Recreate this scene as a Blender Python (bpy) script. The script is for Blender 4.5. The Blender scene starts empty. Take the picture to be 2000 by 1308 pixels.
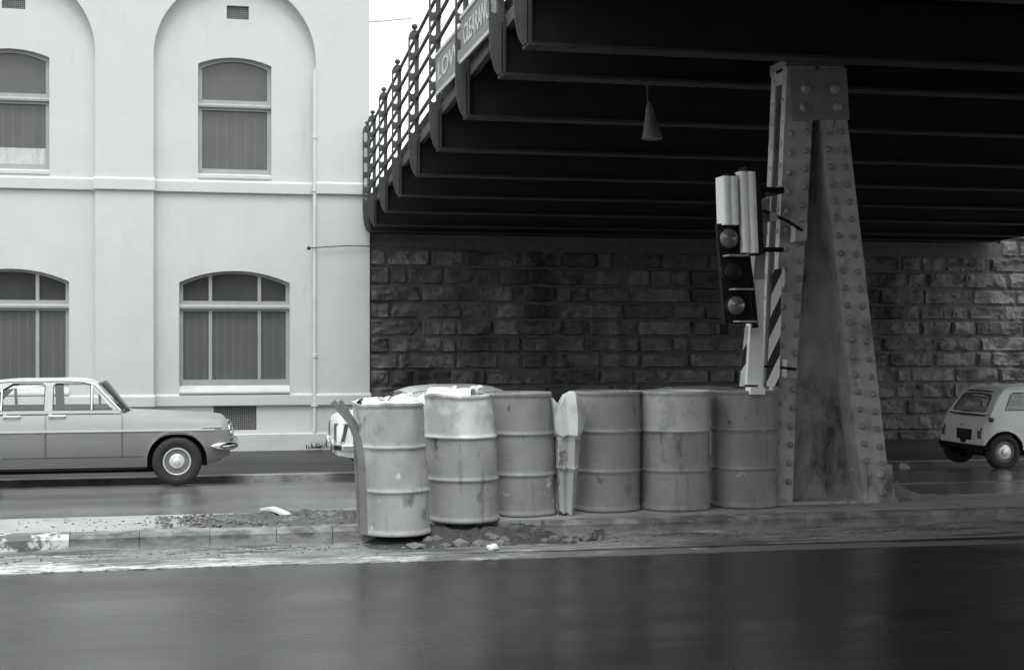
import bpy, bmesh, math, random
from mathutils import Vector, Matrix, noise
R = math.radians
random.seed(7)
scene = bpy.context.scene
col = scene.collection

# ------------------------------------------------------------------ camera, sky, sun, exposure
F, VH, CZ, YAW = 2757.0, 660.0, 1.5, R(12.3)
cam_data = bpy.data.cameras.new('camera'); cam = bpy.data.objects.new('camera', cam_data); col.objects.link(cam)
cam.location = (0, 0, CZ); cam.rotation_euler = (R(90), 0, -YAW)
cam_data.sensor_width = 36; cam_data.lens = 36 * F / 2000; cam_data.shift_y = 0.003
cam_data.clip_end = 2000
scene.camera = cam

SUN_EL, SUN_AZ = R(63), R(188)          # azimuth measured clockwise from +Y
world = bpy.data.worlds.new('World'); scene.world = world; world.use_nodes = True
wn = world.node_tree; wn.nodes.clear()
sky = wn.nodes.new('ShaderNodeTexSky'); sky.sky_type = 'NISHITA'; sky.sun_disc = False
sky.sun_elevation = SUN_EL; sky.sun_rotation = SUN_AZ; sky.dust_density = 6; sky.air_density = 1.5
bw = wn.nodes.new('ShaderNodeRGBToBW')
mixw = wn.nodes.new('ShaderNodeMix'); mixw.data_type = 'RGBA'; mixw.inputs[0].default_value = 0.65
mixw.inputs[7].default_value = (10.0, 10.0, 10.0, 1)      # even cloud cover
tint = wn.nodes.new('ShaderNodeMix'); tint.data_type = 'RGBA'; tint.blend_type = 'MULTIPLY'; tint.inputs[0].default_value = 1
tint.inputs[7].default_value = (0.955, 1.0, 0.98, 1)
bg = wn.nodes.new('ShaderNodeBackground'); bg.inputs['Strength'].default_value = 0.10
wo = wn.nodes.new('ShaderNodeOutputWorld')
wn.links.new(sky.outputs[0], bw.inputs[0]); wn.links.new(bw.outputs[0], mixw.inputs[6])
wn.links.new(mixw.outputs[2], tint.inputs[6]); wn.links.new(tint.outputs[2], bg.inputs['Color'])
wn.links.new(bg.outputs[0], wo.inputs[0])

sl = bpy.data.lights.new('sun', 'SUN'); sl.energy = 0.85; sl.angle = R(25); sl.color = (0.96, 1.0, 0.98)
so = bpy.data.objects.new('sun', sl); col.objects.link(so)
sd = Vector((math.sin(SUN_AZ) * math.cos(SUN_EL), math.cos(SUN_AZ) * math.cos(SUN_EL), math.sin(SUN_EL)))
so.rotation_euler = sd.to_track_quat('Z', 'Y').to_euler()
scene.view_settings.view_transform = 'Standard'; scene.view_settings.look = 'None'
scene.view_settings.exposure = 1.06; scene.view_settings.gamma = 1

# ------------------------------------------------------------------ helpers
CS, SN = math.cos(YAW), math.sin(YAW)
def at(u, v, Y):
    """point where the sight line of photo pixel (u, v) meets the plane y = Y"""
    xc = (u - 1000) / F; zc = (VH - v) / F
    t = Y / (CS - xc * SN)
    return Vector(((xc * CS + SN) * t, Y, CZ + zc * t))
def lerp_table(tab, x):
    if x <= tab[0][0]: return tab[0][1]
    for (a, b), (c, d) in zip(tab, tab[1:]):
        if x <= c: return b + (d - b) * (x - a) / (c - a) if c > a else d
    return tab[-1][1]
def smooth_table(tab, x):
    """cubic through the knots, slopes limited so that it does not overshoot"""
    n = len(tab)
    if x <= tab[0][0]: return tab[0][1]
    if x >= tab[-1][0]: return tab[-1][1]
    d = [(tab[k+1][1]-tab[k][1])/(tab[k+1][0]-tab[k][0]) for k in range(n-1)]
    m = [d[0]] + [0 if d[k-1]*d[k] <= 0 else 2*d[k-1]*d[k]/(d[k-1]+d[k]) for k in range(1, n-1)] + [d[-1]]
    for k in range(n-1):
        (a, b), (c, e) = tab[k], tab[k+1]
        if x <= c:
            h = c-a; t = (x-a)/h
            return b*(2*t**3-3*t*t+1) + h*m[k]*(t**3-2*t*t+t) + e*(3*t*t-2*t**3) + h*m[k+1]*(t**3-t*t)

class MB:
    def __init__(s): s.bm = bmesh.new()
    def box(s, a, b, mi=0):
        (x0, y0, z0), (x1, y1, z1) = a, b
        vs = [s.bm.verts.new(p) for p in ((x0,y0,z0),(x1,y0,z0),(x1,y1,z0),(x0,y1,z0),(x0,y0,z1),(x1,y0,z1),(x1,y1,z1),(x0,y1,z1))]
        for q in ((0,3,2,1),(4,5,6,7),(0,1,5,4),(1,2,6,5),(2,3,7,6),(3,0,4,7)):
            s.bm.faces.new([vs[i] for i in q]).material_index = mi
        return s
    def hull8(s, pts, mi=0):
        vs = [s.bm.verts.new(p) for p in pts]
        for q in ((0,3,2,1),(4,5,6,7),(0,1,5,4),(1,2,6,5),(2,3,7,6),(3,0,4,7)):
            s.bm.faces.new([vs[i] for i in q]).material_index = mi
        return s
    def prism(s, poly, d, mi=0):
        """polygon of 3-D points pushed along vector d"""
        d = Vector(d); a = [s.bm.verts.new(p) for p in poly]; b = [s.bm.verts.new(Vector(p) + d) for p in poly]
        n = len(poly)
        s.bm.faces.new(a[::-1]).material_index = mi; s.bm.faces.new(b).material_index = mi
        for i in range(n): s.bm.faces.new((a[i], a[(i+1) % n], b[(i+1) % n], b[i])).material_index = mi
        return s
    def tube(s, path, r, seg=8, mi=0, cap=True, rect=None):
        path = [Vector(p) for p in path]; rings = []
        for i, p in enumerate(path):
            t = (path[min(i+1, len(path)-1)] - path[max(i-1, 0)]).normalized()
            up = Vector((0, 0, 1)) if abs(t.z) < 0.9 else Vector((0, 1, 0))
            e1 = t.cross(up).normalized(); e2 = e1.cross(t).normalized()
            rr = r[i] if isinstance(r, (list, tuple)) else r
            if rect:
                w, h = rect
                ring = [s.bm.verts.new(p + e1*x*w/2 + e2*y*h/2) for x, y in ((-1,-1),(1,-1),(1,1),(-1,1))]
            else:
                ring = [s.bm.verts.new(p + (e1*math.cos(2*math.pi*k/seg) + e2*math.sin(2*math.pi*k/seg))*rr) for k in range(seg)]
            rings.append(ring)
        n = len(rings[0])
        for a, b in zip(rings, rings[1:]):
            for k in range(n): s.bm.faces.new((a[k], a[(k+1) % n], b[(k+1) % n], b[k])).material_index = mi
        if cap:
            s.bm.faces.new(rings[0][::-1]).material_index = mi; s.bm.faces.new(rings[-1]).material_index = mi
        return s
    def lathe(s, prof, c=(0,0,0), axis='z', seg=32, mi=0, fn=None, caps=True):
        """profile of (radius, height) turned about an axis through c"""
        c = Vector(c); rings = []
        for r, h in prof:
            ring = []
            for k in range(seg):
                a = 2*math.pi*k/seg; x, y = r*math.cos(a), r*math.sin(a)
                p = Vector((x, y, h)) if axis == 'z' else (Vector((x, h, y)) if axis == 'y' else Vector((h, x, y)))
                if fn: p = fn(p)
                ring.append(s.bm.verts.new(c + p))
            rings.append(ring)
        for a, b in zip(rings, rings[1:]):
            for k in range(seg): s.bm.faces.new((a[k], a[(k+1) % seg], b[(k+1) % seg], b[k])).material_index = mi
        if caps:
            s.bm.faces.new(rings[0][::-1]).material_index = mi; s.bm.faces.new(rings[-1]).material_index = mi
        return s
    def grid(s, fn, nu, nv, mi=0):
        vs = [[s.bm.verts.new(fn(i/nu, j/nv)) for j in range(nv+1)] for i in range(nu+1)]
        for i in range(nu):
            for j in range(nv): s.bm.faces.new((vs[i][j], vs[i+1][j], vs[i+1][j+1], vs[i][j+1])).material_index = mi
        return s
    def plate(s, outer, holes, thick, fn, mi=0):
        """flat plate with holes (filled 2-D curve), each vertex sent through fn(x, y, depth)"""
        cu = bpy.data.curves.new('tmp', 'CURVE'); cu.dimensions = '2D'; cu.fill_mode = 'BOTH'; cu.extrude = thick/2
        for poly in [outer] + list(holes):
            sp = cu.splines.new('POLY'); sp.points.add(len(poly)-1)
            for q, (x, y) in zip(sp.points, poly): q.co = (x, y, 0, 1)
            sp.use_cyclic_u = True
        ob = bpy.data.objects.new('tmp', cu); col.objects.link(ob)
        dg = bpy.context.evaluated_depsgraph_get(); dg.update()
        me = bpy.data.meshes.new_from_object(ob.evaluated_get(dg))
        for v in me.vertices: v.co = fn(v.co.x, v.co.y, v.co.z)
        for p in me.polygons: p.material_index = mi; p.use_smooth = False
        me.update(); n0 = len(s.bm.faces)
        s.bm.from_mesh(me)
        s.bm.faces.ensure_lookup_table()
        for f in s.bm.faces[n0:]: f.material_index = mi
        bpy.data.objects.remove(ob); bpy.data.curves.remove(cu); bpy.data.meshes.remove(me)
        return s
    def dome(s, c, n, r, h=None, mi=0, seg=8):
        """rivet head: low dome at c facing n"""
        n = Vector(n).normalized(); c = Vector(c); h = h or r*0.6
        e1 = n.orthogonal().normalized(); e2 = n.cross(e1); rings = []
        for rr, hh in ((1.0, 0.0), (0.85, 0.55), (0.45, 0.95)):
            rings.append([s.bm.verts.new(c + (e1*math.cos(2*math.pi*k/seg) + e2*math.sin(2*math.pi*k/seg))*r*rr + n*h*hh) for k in range(seg)])
        for a, b in zip(rings, rings[1:]):
            for k in range(seg): s.bm.faces.new((a[k], a[(k+1) % seg], b[(k+1) % seg], b[k])).material_index = mi
        s.bm.faces.new(rings[-1]).material_index = mi
        return s
    def build(s, name, mats, parent=None, smooth=None, local=False, fix=True):
        if fix: bmesh.ops.recalc_face_normals(s.bm, faces=s.bm.faces)
        me = bpy.data.meshes.new(name); s.bm.to_mesh(me); s.bm.free()
        for m in (mats if isinstance(mats, (list, tuple)) else [mats]): me.materials.append(m)
        if parent is not None and not local:
            p = parent; off = Vector((0,0,0))
            while p is not None: off += p.location; p = p.parent
            me.transform(Matrix.Translation(-off))
        ob = bpy.data.objects.new(name, me); col.objects.link(ob)
        if parent is not None: ob.parent = parent
        if smooth is not None:
            for p in me.polygons: p.use_smooth = True
            try: me.set_sharp_from_angle(angle=R(smooth))
            except Exception: pass
        return ob

def thing(name, label, cat, loc=(0,0,0), group=None):
    o = bpy.data.objects.new(name, None); col.objects.link(o); o.location = loc; o.empty_display_size = 0.2
    o['label'] = label; o['category'] = cat
    if group: o['group'] = group
    return o
def tag(o, label, cat, group=None):
    o['label'] = label; o['category'] = cat
    if group: o['group'] = group
    return o
def struct(o): o['kind'] = 'structure'; return o
def stuff(o): o['kind'] = 'stuff'; return o

# ------------------------------------------------------------------ materials
def g3(v): return (v, v, v, 1)
def mat(name, c, rough=0.7, metal=0.0, var=0.25, scale=4.0, bump=0.0, bscale=40.0, spec=0.5, stretch=(1,1,1), detail=6, rvar=0.0):
    """mottled grey surface: two noises multiply the base colour, a third drives a fine bump"""
    m = bpy.data.materials.new(name); m.use_nodes = True; nt = m.node_tree; b = nt.nodes['Principled BSDF']
    b.inputs['Roughness'].default_value = rough; b.inputs['Metallic'].default_value = metal
    b.inputs['Specular IOR Level'].default_value = spec
    tc = nt.nodes.new('ShaderNodeTexCoord'); mp = nt.nodes.new('ShaderNodeMapping'); mp.inputs['Scale'].default_value = stretch
    nt.links.new(tc.outputs['Object'], mp.inputs[0])
    n = nt.nodes.new('ShaderNodeTexNoise'); n.inputs['Scale'].default_value = scale; n.inputs['Detail'].default_value = detail; n.inputs['Roughness'].default_value = 0.65
    nt.links.new(mp.outputs[0], n.inputs['Vector'])
    r = nt.nodes.new('ShaderNodeMapRange'); r.inputs[1].default_value = 0.25; r.inputs[2].default_value = 0.75
    r.inputs[3].default_value = c*(1-var); r.inputs[4].default_value = c*(1+var)
    nt.links.new(n.outputs[0], r.inputs[0]); nt.links.new(r.outputs[0], b.inputs['Base Color'])
    if rvar:
        r2 = nt.nodes.new('ShaderNodeMapRange'); r2.inputs[1].default_value = 0.3; r2.inputs[2].default_value = 0.7
        r2.inputs[3].default_value = rough-rvar; r2.inputs[4].default_value = rough+rvar
        nt.links.new(n.outputs[0], r2.inputs[0]); nt.links.new(r2.outputs[0], b.inputs['Roughness'])
    if bump:
        n2 = nt.nodes.new('ShaderNodeTexNoise'); n2.inputs['Scale'].default_value = bscale; n2.inputs['Detail'].default_value = 4
        nt.links.new(mp.outputs[0], n2.inputs['Vector'])
        bp = nt.nodes.new('ShaderNodeBump'); bp.inputs['Strength'].default_value = bump; bp.inputs['Distance'].default_value = 0.02
        nt.links.new(n2.outputs[0], bp.inputs['Height']); nt.links.new(bp.outputs[0], b.inputs['Normal'])
    m['_rng'] = r.name
    return m
def patches(m, c2, scale, lo, hi, stretch=(1,1,1), detail=8, zlim=None):
    """second colour showing in noise-shaped patches (flaked paint, stains); zlim=(z0, z1) keeps it to a band fading from z0 to z1"""
    nt = m.node_tree; b = nt.nodes['Principled BSDF']; src = b.inputs['Base Color'].links[0].from_socket
    tc = nt.nodes.new('ShaderNodeTexCoord'); mp = nt.nodes.new('ShaderNodeMapping'); mp.inputs['Scale'].default_value = stretch
    nt.links.new(tc.outputs['Object'], mp.inputs[0])
    n = nt.nodes.new('ShaderNodeTexNoise'); n.inputs['Scale'].default_value = scale; n.inputs['Detail'].default_value = detail; n.inputs['Roughness'].default_value = 0.62
    nt.links.new(mp.outputs[0], n.inputs['Vector'])
    r = nt.nodes.new('ShaderNodeMapRange'); r.inputs[1].default_value = lo; r.inputs[2].default_value = hi
    nt.links.new(n.outputs[0], r.inputs[0]); fac = r.outputs[0]
    if zlim:
        sx = nt.nodes.new('ShaderNodeSeparateXYZ'); nt.links.new(tc.outputs['Object'], sx.inputs[0])
        rz = nt.nodes.new('ShaderNodeMapRange'); rz.inputs[1].default_value = zlim[0]; rz.inputs[2].default_value = zlim[1]
        rz.inputs[3].default_value = 1; rz.inputs[4].default_value = 0
        nt.links.new(sx.outputs[2], rz.inputs[0])
        mu = nt.nodes.new('ShaderNodeMath'); mu.operation = 'MULTIPLY'
        nt.links.new(fac, mu.inputs[0]); nt.links.new(rz.outputs[0], mu.inputs[1]); fac = mu.outputs[0]
    mx = nt.nodes.new('ShaderNodeMix'); mx.data_type = 'RGBA'; mx.inputs[7].default_value = g3(c2)
    nt.links.new(fac, mx.inputs[0]); nt.links.new(src, mx.inputs[6]); nt.links.new(mx.outputs[2], b.inputs['Base Color'])
    return m
def glass_mat(name, tintv=0.75, rough=0.03):
    m = bpy.data.materials.new(name); m.use_nodes = True; nt = m.node_tree; nt.nodes.clear()
    o = nt.nodes.new('ShaderNodeOutputMaterial'); t = nt.nodes.new('ShaderNodeBsdfTransparent'); t.inputs[0].default_value = g3(tintv)
    gl = nt.nodes.new('ShaderNodeBsdfGlossy'); gl.inputs['Roughness'].default_value = rough
    fr = nt.nodes.new('ShaderNodeFresnel'); fr.inputs[0].default_value = 1.5
    mx = nt.nodes.new('ShaderNodeMixShader'); nt.links.new(fr.outputs[0], mx.inputs[0]); nt.links.new(t.outputs[0], mx.inputs[1]); nt.links.new(gl.outputs[0], mx.inputs[2])
    nt.links.new(mx.outputs[0], o.inputs[0]); return m

M = {}
M['stucco'] = patches(mat('painted stucco', 0.56, 0.85, var=0.05, scale=1.6, bump=0.25, bscale=55), 0.50, 2.2, 0.55, 0.85, (1.0, 1, 0.35)); M['stucco'] = patches(M['stucco'], .40, 5.0, 0.64, 0.84, (1.2, 1, 0.10)); M['stucco'] = patches(M['stucco'], .30, 9, .70, .80, (1, 1, 1), zlim=(.9, .2))
M['stucco_base'] = patches(patches(mat('stucco plinth', 0.54, 0.85, var=0.08, scale=3, bump=0.3, bscale=55), 0.42, 2.6, 0.5, 0.75, (1,1,.5)), 0.10, 5.0, 0.25, 0.55, (1.5, 1, 0.7), zlim=(-0.36, -0.08))
M['joinery'] = mat('window paint', 0.33, 0.5, var=0.10, scale=6, bump=0.1)
M['curtain'] = mat('net curtain', .5, .9, var=.25, scale=9, stretch=(3, 1, .5))
M['batten'] = mat('batten', 0.17, 0.5, var=.3, scale=3)
M['glass_dark'] = mat('window glass', 0.06, 0.12, var=0.2, scale=1.5, spec=0.5)
M['board'] = mat('lining boards', 0.095, 0.35, var=0.12, scale=2.5, spec=0.6)
M['vent'] = mat('vent iron', 0.16, 0.7, var=0.3, scale=20)
M['dark'] = mat('dark void', 0.015, 0.9, var=0.2)
M['pipe'] = mat('pipe paint', 0.60, 0.6, var=0.06, scale=6)
def stone_mat(name, c):
    m = mat(name, c, 0.9, var=0.5, scale=5.0, bump=1.0, bscale=26)
    m = patches(m, c*.25, 0.9, 0.46, 0.64, (1, 1, 0.18)); m = patches(m, c*.2, 2.2, 0.60, 0.72, (1, 1, .5))
    return patches(m, c*2.0, 1.6, 0.62, 0.80, (1.0, 1, .22))
M['stone'] = stone_mat('rock faced stone', .12); M['stone_b'] = stone_mat('rock faced stone lighter', .155); M['stone_c'] = stone_mat('rock faced stone darker', .085)
M['mortar'] = mat('mortar', 0.085, 0.95, var=0.3, scale=8, bump=0.4)
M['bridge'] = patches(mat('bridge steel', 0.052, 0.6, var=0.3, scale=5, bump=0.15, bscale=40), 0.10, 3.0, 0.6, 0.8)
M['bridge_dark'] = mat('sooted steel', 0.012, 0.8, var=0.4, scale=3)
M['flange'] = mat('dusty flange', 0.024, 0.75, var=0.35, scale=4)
M['column'] = patches(patches(mat('column paint', 0.42, 0.5, var=0.25, scale=5, bump=0.12, bscale=30), 0.12, 3.0, 0.50, 0.70, (1, 1, .6)), .10, 9, .60, .72, (1, 1, .3))
M['rivet'] = mat('shade-toned rivet head', .25, .6, var=.3, scale=30)  # darker than the legs: the rivets' shadow is put into their colour
M['lamp_shade'] = mat('sooty lamp shade', .15, .7, var=.3, scale=8)
M['column_web'] = patches(patches(mat('column web paint', 0.33, 0.55, var=0.25, scale=2.2, bump=0.1), 0.06, 2.2, 0.47, 0.60, (1, 1, .5)), 0.42, 4.0, 0.48, 0.62, (1, 1, .7), zlim=(0.9, 0.3))
M['column_cap'] = mat('column cap', 0.23, 0.6, var=0.2, scale=5)
M['concrete'] = patches(mat('island concrete', 0.33, 0.8, var=0.2, scale=2.5, bump=0.35, bscale=40), 0.18, 1.5, 0.52, 0.7)
M['kerbstone'] = patches(mat('kerb stone', 0.30, 0.75, var=0.22, scale=4, bump=0.3, bscale=35), 0.12, 2.0, 0.55, 0.7)
M['kerbstone'] = patches(patches(M['kerbstone'], .10, 5, .38, .60, (1, 1, 2), zlim=(.08, .015)), .16, 3.5, .52, .64, (.6, 1, 1))
M['kerb_paint'] = patches(mat('flaked kerb paint', 0.66, 0.7, var=0.1, scale=5, bump=0.4, bscale=30), 0.14, 7.0, 0.43, 0.50)
M['dirt'] = patches(mat('road dirt', 0.10, 0.9, var=0.45, scale=12, bump=1.0, bscale=45), 0.2, 6, 0.55, 0.7)
M['dirt_dark'] = patches(mat('wet dirt', 0.06, 0.8, var=0.5, scale=12, bump=1.0, bscale=45), 0.15, 5, 0.58, 0.7)
M['stone_bits'] = mat('grit', 0.16, 0.85, var=0.5, scale=9, bump=0.5)
M['pale'] = mat('pale scrap', 0.6, 0.6, var=0.15, scale=10)
M['plank'] = mat('plank', 0.22, 0.7, var=0.35, scale=6, stretch=(.3,1,6))
M['strip'] = patches(mat('bent steel strip', 0.20, 0.5, var=0.25, scale=6), 0.08, 5, 0.55, 0.7)
M['signal_dark'] = mat('signal black', 0.010, 0.8, var=0.2, spec=0.2)
M['signal_pale'] = mat('signal aluminium', 0.82, 0.45, var=0.08, scale=6)
M['lens'] = mat('signal lens', 0.11, 0.12, var=0.2, scale=30, spec=0.7)
M['lens_dark'] = mat('unlit dark lens', 0.010, 0.7, var=0.2, spec=0.2)
M['post_white'] = mat('white post paint', 0.80, 0.55, var=0.12, scale=6)
M['post_grey'] = mat('grey post paint', 0.30, 0.55, var=0.15, scale=6)
M['white'] = mat('white paint', 0.80, 0.55, var=0.08, scale=6)
M['black'] = mat('black paint', 0.02, 0.55, var=0.2)
M['sign'] = mat('sign face', 0.20, 0.5, var=0.15, scale=8)
M['sign_pale'] = mat('sign lettering', 0.52, 0.5, var=0.08)
M['tyre'] = mat('tyre rubber', 0.022, 0.75, var=0.2, scale=20)
M['chrome'] = mat('chrome', 0.75, 0.16, metal=1.0, var=0.06)
M['cap'] = mat('bright hubcap', .72, .28, metal=.35, var=.05)
M['trim'] = mat('bright trim', .75, .3, metal=.3, var=.05)
M['steel'] = mat('wheel steel', 0.42, 0.35, metal=0.6, var=0.1)
M['car_glass'] = glass_mat('car glass', 0.98)
M['interior'] = mat('car interior', 0.42, 0.8, var=0.2)
M['interior_pale'] = mat('car headlining', 0.5, 0.9, var=0.1)
M['under'] = mat('underbody', 0.012, 0.9, var=0.2)
M['lamp_red'] = mat('tail lamp', 0.10, 0.15, var=0.1)
M['lamp_clear'] = mat('head lamp', 0.6, 0.08, var=0.1)
def paint(name, c, rough=0.36): return mat(name, c, rough, var=0.07, scale=3, spec=0.5, rvar=0.06)
M['wire'] = mat('wire', 0.03, 0.7)
M['weed'] = mat('weed', 0.06, 0.7, var=0.4, scale=20)

def road_mat(name, base, rough, rvar, lo=0.35, hi=0.65, scale=0.5, bump=0.10, spec=0.5):
    """wet asphalt: streaky wetness lowers the roughness; fine aggregate bump"""
    m = bpy.data.materials.new(name); m.use_nodes = True; nt = m.node_tree; b = nt.nodes['Principled BSDF']
    tc = nt.nodes.new('ShaderNodeTexCoord')
    def noise_(sc, st, det=6):
        mp = nt.nodes.new('ShaderNodeMapping'); mp.inputs['Scale'].default_value = st; nt.links.new(tc.outputs['Object'], mp.inputs[0])
        n = nt.nodes.new('ShaderNodeTexNoise'); n.inputs['Scale'].default_value = sc; n.inputs['Detail'].default_value = det; nt.links.new(mp.outputs[0], n.inputs['Vector']); return n
    wet = noise_(scale, (0.22, 2.2, 1)); agg = noise_(90, (1,1,1), 3); blot = noise_(1.2, (0.4, 1.6, 1))
    r = nt.nodes.new('ShaderNodeMapRange'); r.inputs[1].default_value = lo; r.inputs[2].default_value = hi
    r.inputs[3].default_value = rough-rvar; r.inputs[4].default_value = rough+rvar
    nt.links.new(wet.outputs[0], r.inputs[0]); nt.links.new(r.outputs[0], b.inputs['Roughness'])
    c = nt.nodes.new('ShaderNodeMapRange'); c.inputs[1].default_value = 0.3; c.inputs[2].default_value = 0.7
    c.inputs[3].default_value = base*0.7; c.inputs[4].default_value = base*1.35
    nt.links.new(blot.outputs[0], c.inputs[0]); nt.links.new(c.outputs[0], b.inputs['Base Color'])
    bp = nt.nodes.new('ShaderNodeBump'); bp.inputs['Strength'].default_value = bump; bp.inputs['Distance'].default_value = 0.01; b.inputs['Specular IOR Level'].default_value = spec
    nt.links.new(agg.outputs[0], bp.inputs['Height']); nt.links.new(bp.outputs[0], b.inputs['Normal'])
    return m
M['road'] = road_mat('wet asphalt', 0.016, 0.27, 0.11, bump=0.10, spec=1.0, lo=.3, hi=.7, scale=.8)
M['far_road'] = road_mat('wet far asphalt', 0.11, 0.20, 0.06, bump=0.04, spec=0.9, scale=.3)
M['footpath'] = road_mat('damp footpath asphalt', 0.035, 0.55, 0.10)
M['gutter'] = road_mat('gutter', 0.03, 0.3, 0.1)
def worn_paint(name, c, lo, hi, scale=5, stretch=(0.7, 3.5, 1)):
    m = mat(name, c, 0.6, var=0.12, scale=6)
    m = patches(m, 0.09, scale, lo, hi, stretch)
    return patches(m, 0.10, 0.8, 0.54, 0.66, (0.7, 2, 1))
M['line'] = patches(worn_paint('worn road paint', 0.60, 0.50, 0.58, 14, (0.35, 2.2, 1)), .11, 30, .54, .60, (.4, 1.6, 1))

def darken_end(m, c2, x0, x1):
    """darker second colour mixed over the line, growing toward one end"""
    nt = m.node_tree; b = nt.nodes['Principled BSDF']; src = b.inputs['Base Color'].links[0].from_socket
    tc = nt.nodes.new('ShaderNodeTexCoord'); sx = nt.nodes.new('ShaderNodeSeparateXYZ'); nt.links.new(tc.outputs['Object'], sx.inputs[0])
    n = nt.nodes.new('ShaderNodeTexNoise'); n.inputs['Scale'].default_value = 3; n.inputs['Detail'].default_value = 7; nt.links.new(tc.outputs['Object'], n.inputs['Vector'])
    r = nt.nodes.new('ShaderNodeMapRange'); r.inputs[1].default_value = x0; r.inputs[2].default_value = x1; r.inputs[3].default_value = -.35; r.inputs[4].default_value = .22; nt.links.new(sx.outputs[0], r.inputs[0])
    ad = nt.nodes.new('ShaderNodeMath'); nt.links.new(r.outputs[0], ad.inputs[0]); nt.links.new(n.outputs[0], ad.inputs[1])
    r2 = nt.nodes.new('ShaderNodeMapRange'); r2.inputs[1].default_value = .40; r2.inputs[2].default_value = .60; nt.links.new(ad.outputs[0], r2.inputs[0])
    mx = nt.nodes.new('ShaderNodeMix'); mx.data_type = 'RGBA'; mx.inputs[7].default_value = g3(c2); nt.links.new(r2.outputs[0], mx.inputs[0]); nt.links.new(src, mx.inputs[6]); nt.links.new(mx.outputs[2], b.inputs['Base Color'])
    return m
darken_end(M['line'], .13, -1.5, 3.0)

# ------------------------------------------------------------------ ground
XL, XR = -160.0, 160.0
KY = 10.32            # near kerb face
IY1 = 11.38           # far edge of the island
IZ = 0.12
def zfar(y):          # cross fall of the far carriageway
    return lerp_table([(IY1, 0.0), (19.3, -0.477), (21.25, -0.64)], y)
FPZ0, FPZ1, FPY = -0.54, -0.345, 21.32
def xs_list():
    return [XL, -60, -25] + [-12 + i for i in range(0, 37)] + [40, 80, XR]
b = MB(); xs = xs_list(); ys = [-160, -60, -20, 0, 4, 6, 8, 9, KY + 0.1]
b.grid(lambda i, j: Vector((xs[round(i*(len(xs)-1))], ys[round(j*(len(ys)-1))], 0)), len(xs)-1, len(ys)-1)
struct(b.build('road', M['road'], fix=False))
b = MB(); ysf = [IY1-0.1, 12, 13, 14, 15, 16, 17, 18, 19, 19.3, 20, 21.36]
b.grid(lambda i, j: Vector((xs[round(i*(len(xs)-1))], ysf[round(j*(len(ysf)-1))], zfar(ysf[round(j*(len(ysf)-1))]))), len(xs)-1, len(ysf)-1)
struct(b.build('far_road', M['far_road'], fix=False))
b = MB(); b.grid(lambda i, j: Vector((XL + (XR-XL)*i, -160 + 520*j, -0.9)), 4, 4)
struct(b.build('ground', M['dirt'], fix=False))
# footpath with kerb by the building
b = MB(); b.prism([(XL, FPY, -0.9), (XL, FPY, FPZ0-0.02), (XL, FPY+0.02, FPZ0), (XL, 24.6, FPZ1), (XL, 24.6, -0.9)], (XR-XL, 0, 0))
struct(b.build('footpath', M['footpath']))
b = MB(); b.prism([(XL, FPY-0.035, -0.9), (XL, FPY-0.035, FPZ0+0.004), (XL, FPY-0.005, FPZ0+0.008), (XL, FPY+0.13, FPZ0+0.012), (XL, FPY+0.13, -0.9)], (XR-XL, 0, 0))
struct(b.build('far_kerb', M['kerbstone']))
# island: core plus kerb stones
b = MB(); b.box((-40, KY+0.16, -0.3), (60, IY1, IZ-0.004)); struct(b.build('traffic_island', M['concrete']))
x_paint = at(135, 1066, KY).x
joints = [at(u, 1066, KY).x for u in (135, 272, 410, 540, 650)]
b = MB(); bp_ = MB(); x = joints[0]; cuts = list(joints)
while cuts[-1] < 30: cuts.append(cuts[-1] + 0.52 + random.uniform(-.03, .03))
XB0, XB1 = at(735, 1040, KY).x, at(1065, 1040, KY).x
cuts = [x for x in cuts if x < XB0] + [XB0, XB1] + [XB1 + 2.1*k for k in range(1, 14)]
for a, c in zip(cuts, cuts[1:]):
    if a == XB0: continue
    dy = random.uniform(-.008, .008); dz = random.uniform(-.006, .004)
    b.prism([(a+.002, KY+dy+.012, -.2), (a+.002, KY+dy, IZ-.03+dz), (a+.002, KY+dy+.02, IZ+dz), (a+.002, KY+.165, IZ+dz), (a+.002, KY+.165, -.2)], (c-a-.004, 0, 0))
cl = [joints[0]]
while cl[-1] > -30: cl.append(cl[-1] - 0.53)
for c, a in zip(cl, cl[1:]):
    bp_.prism([(a+.002, KY+.012, -.2), (a+.002, KY, IZ-.03), (a+.002, KY+.02, IZ+.004), (a+.002, KY+.165, IZ+.004), (a+.002, KY+.165, -.2)], (c-a-.004, 0, 0))
struct(b.build('kerb', M['kerbstone'])); struct(bp_.build('painted_kerb', M['kerb_paint']))
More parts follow.
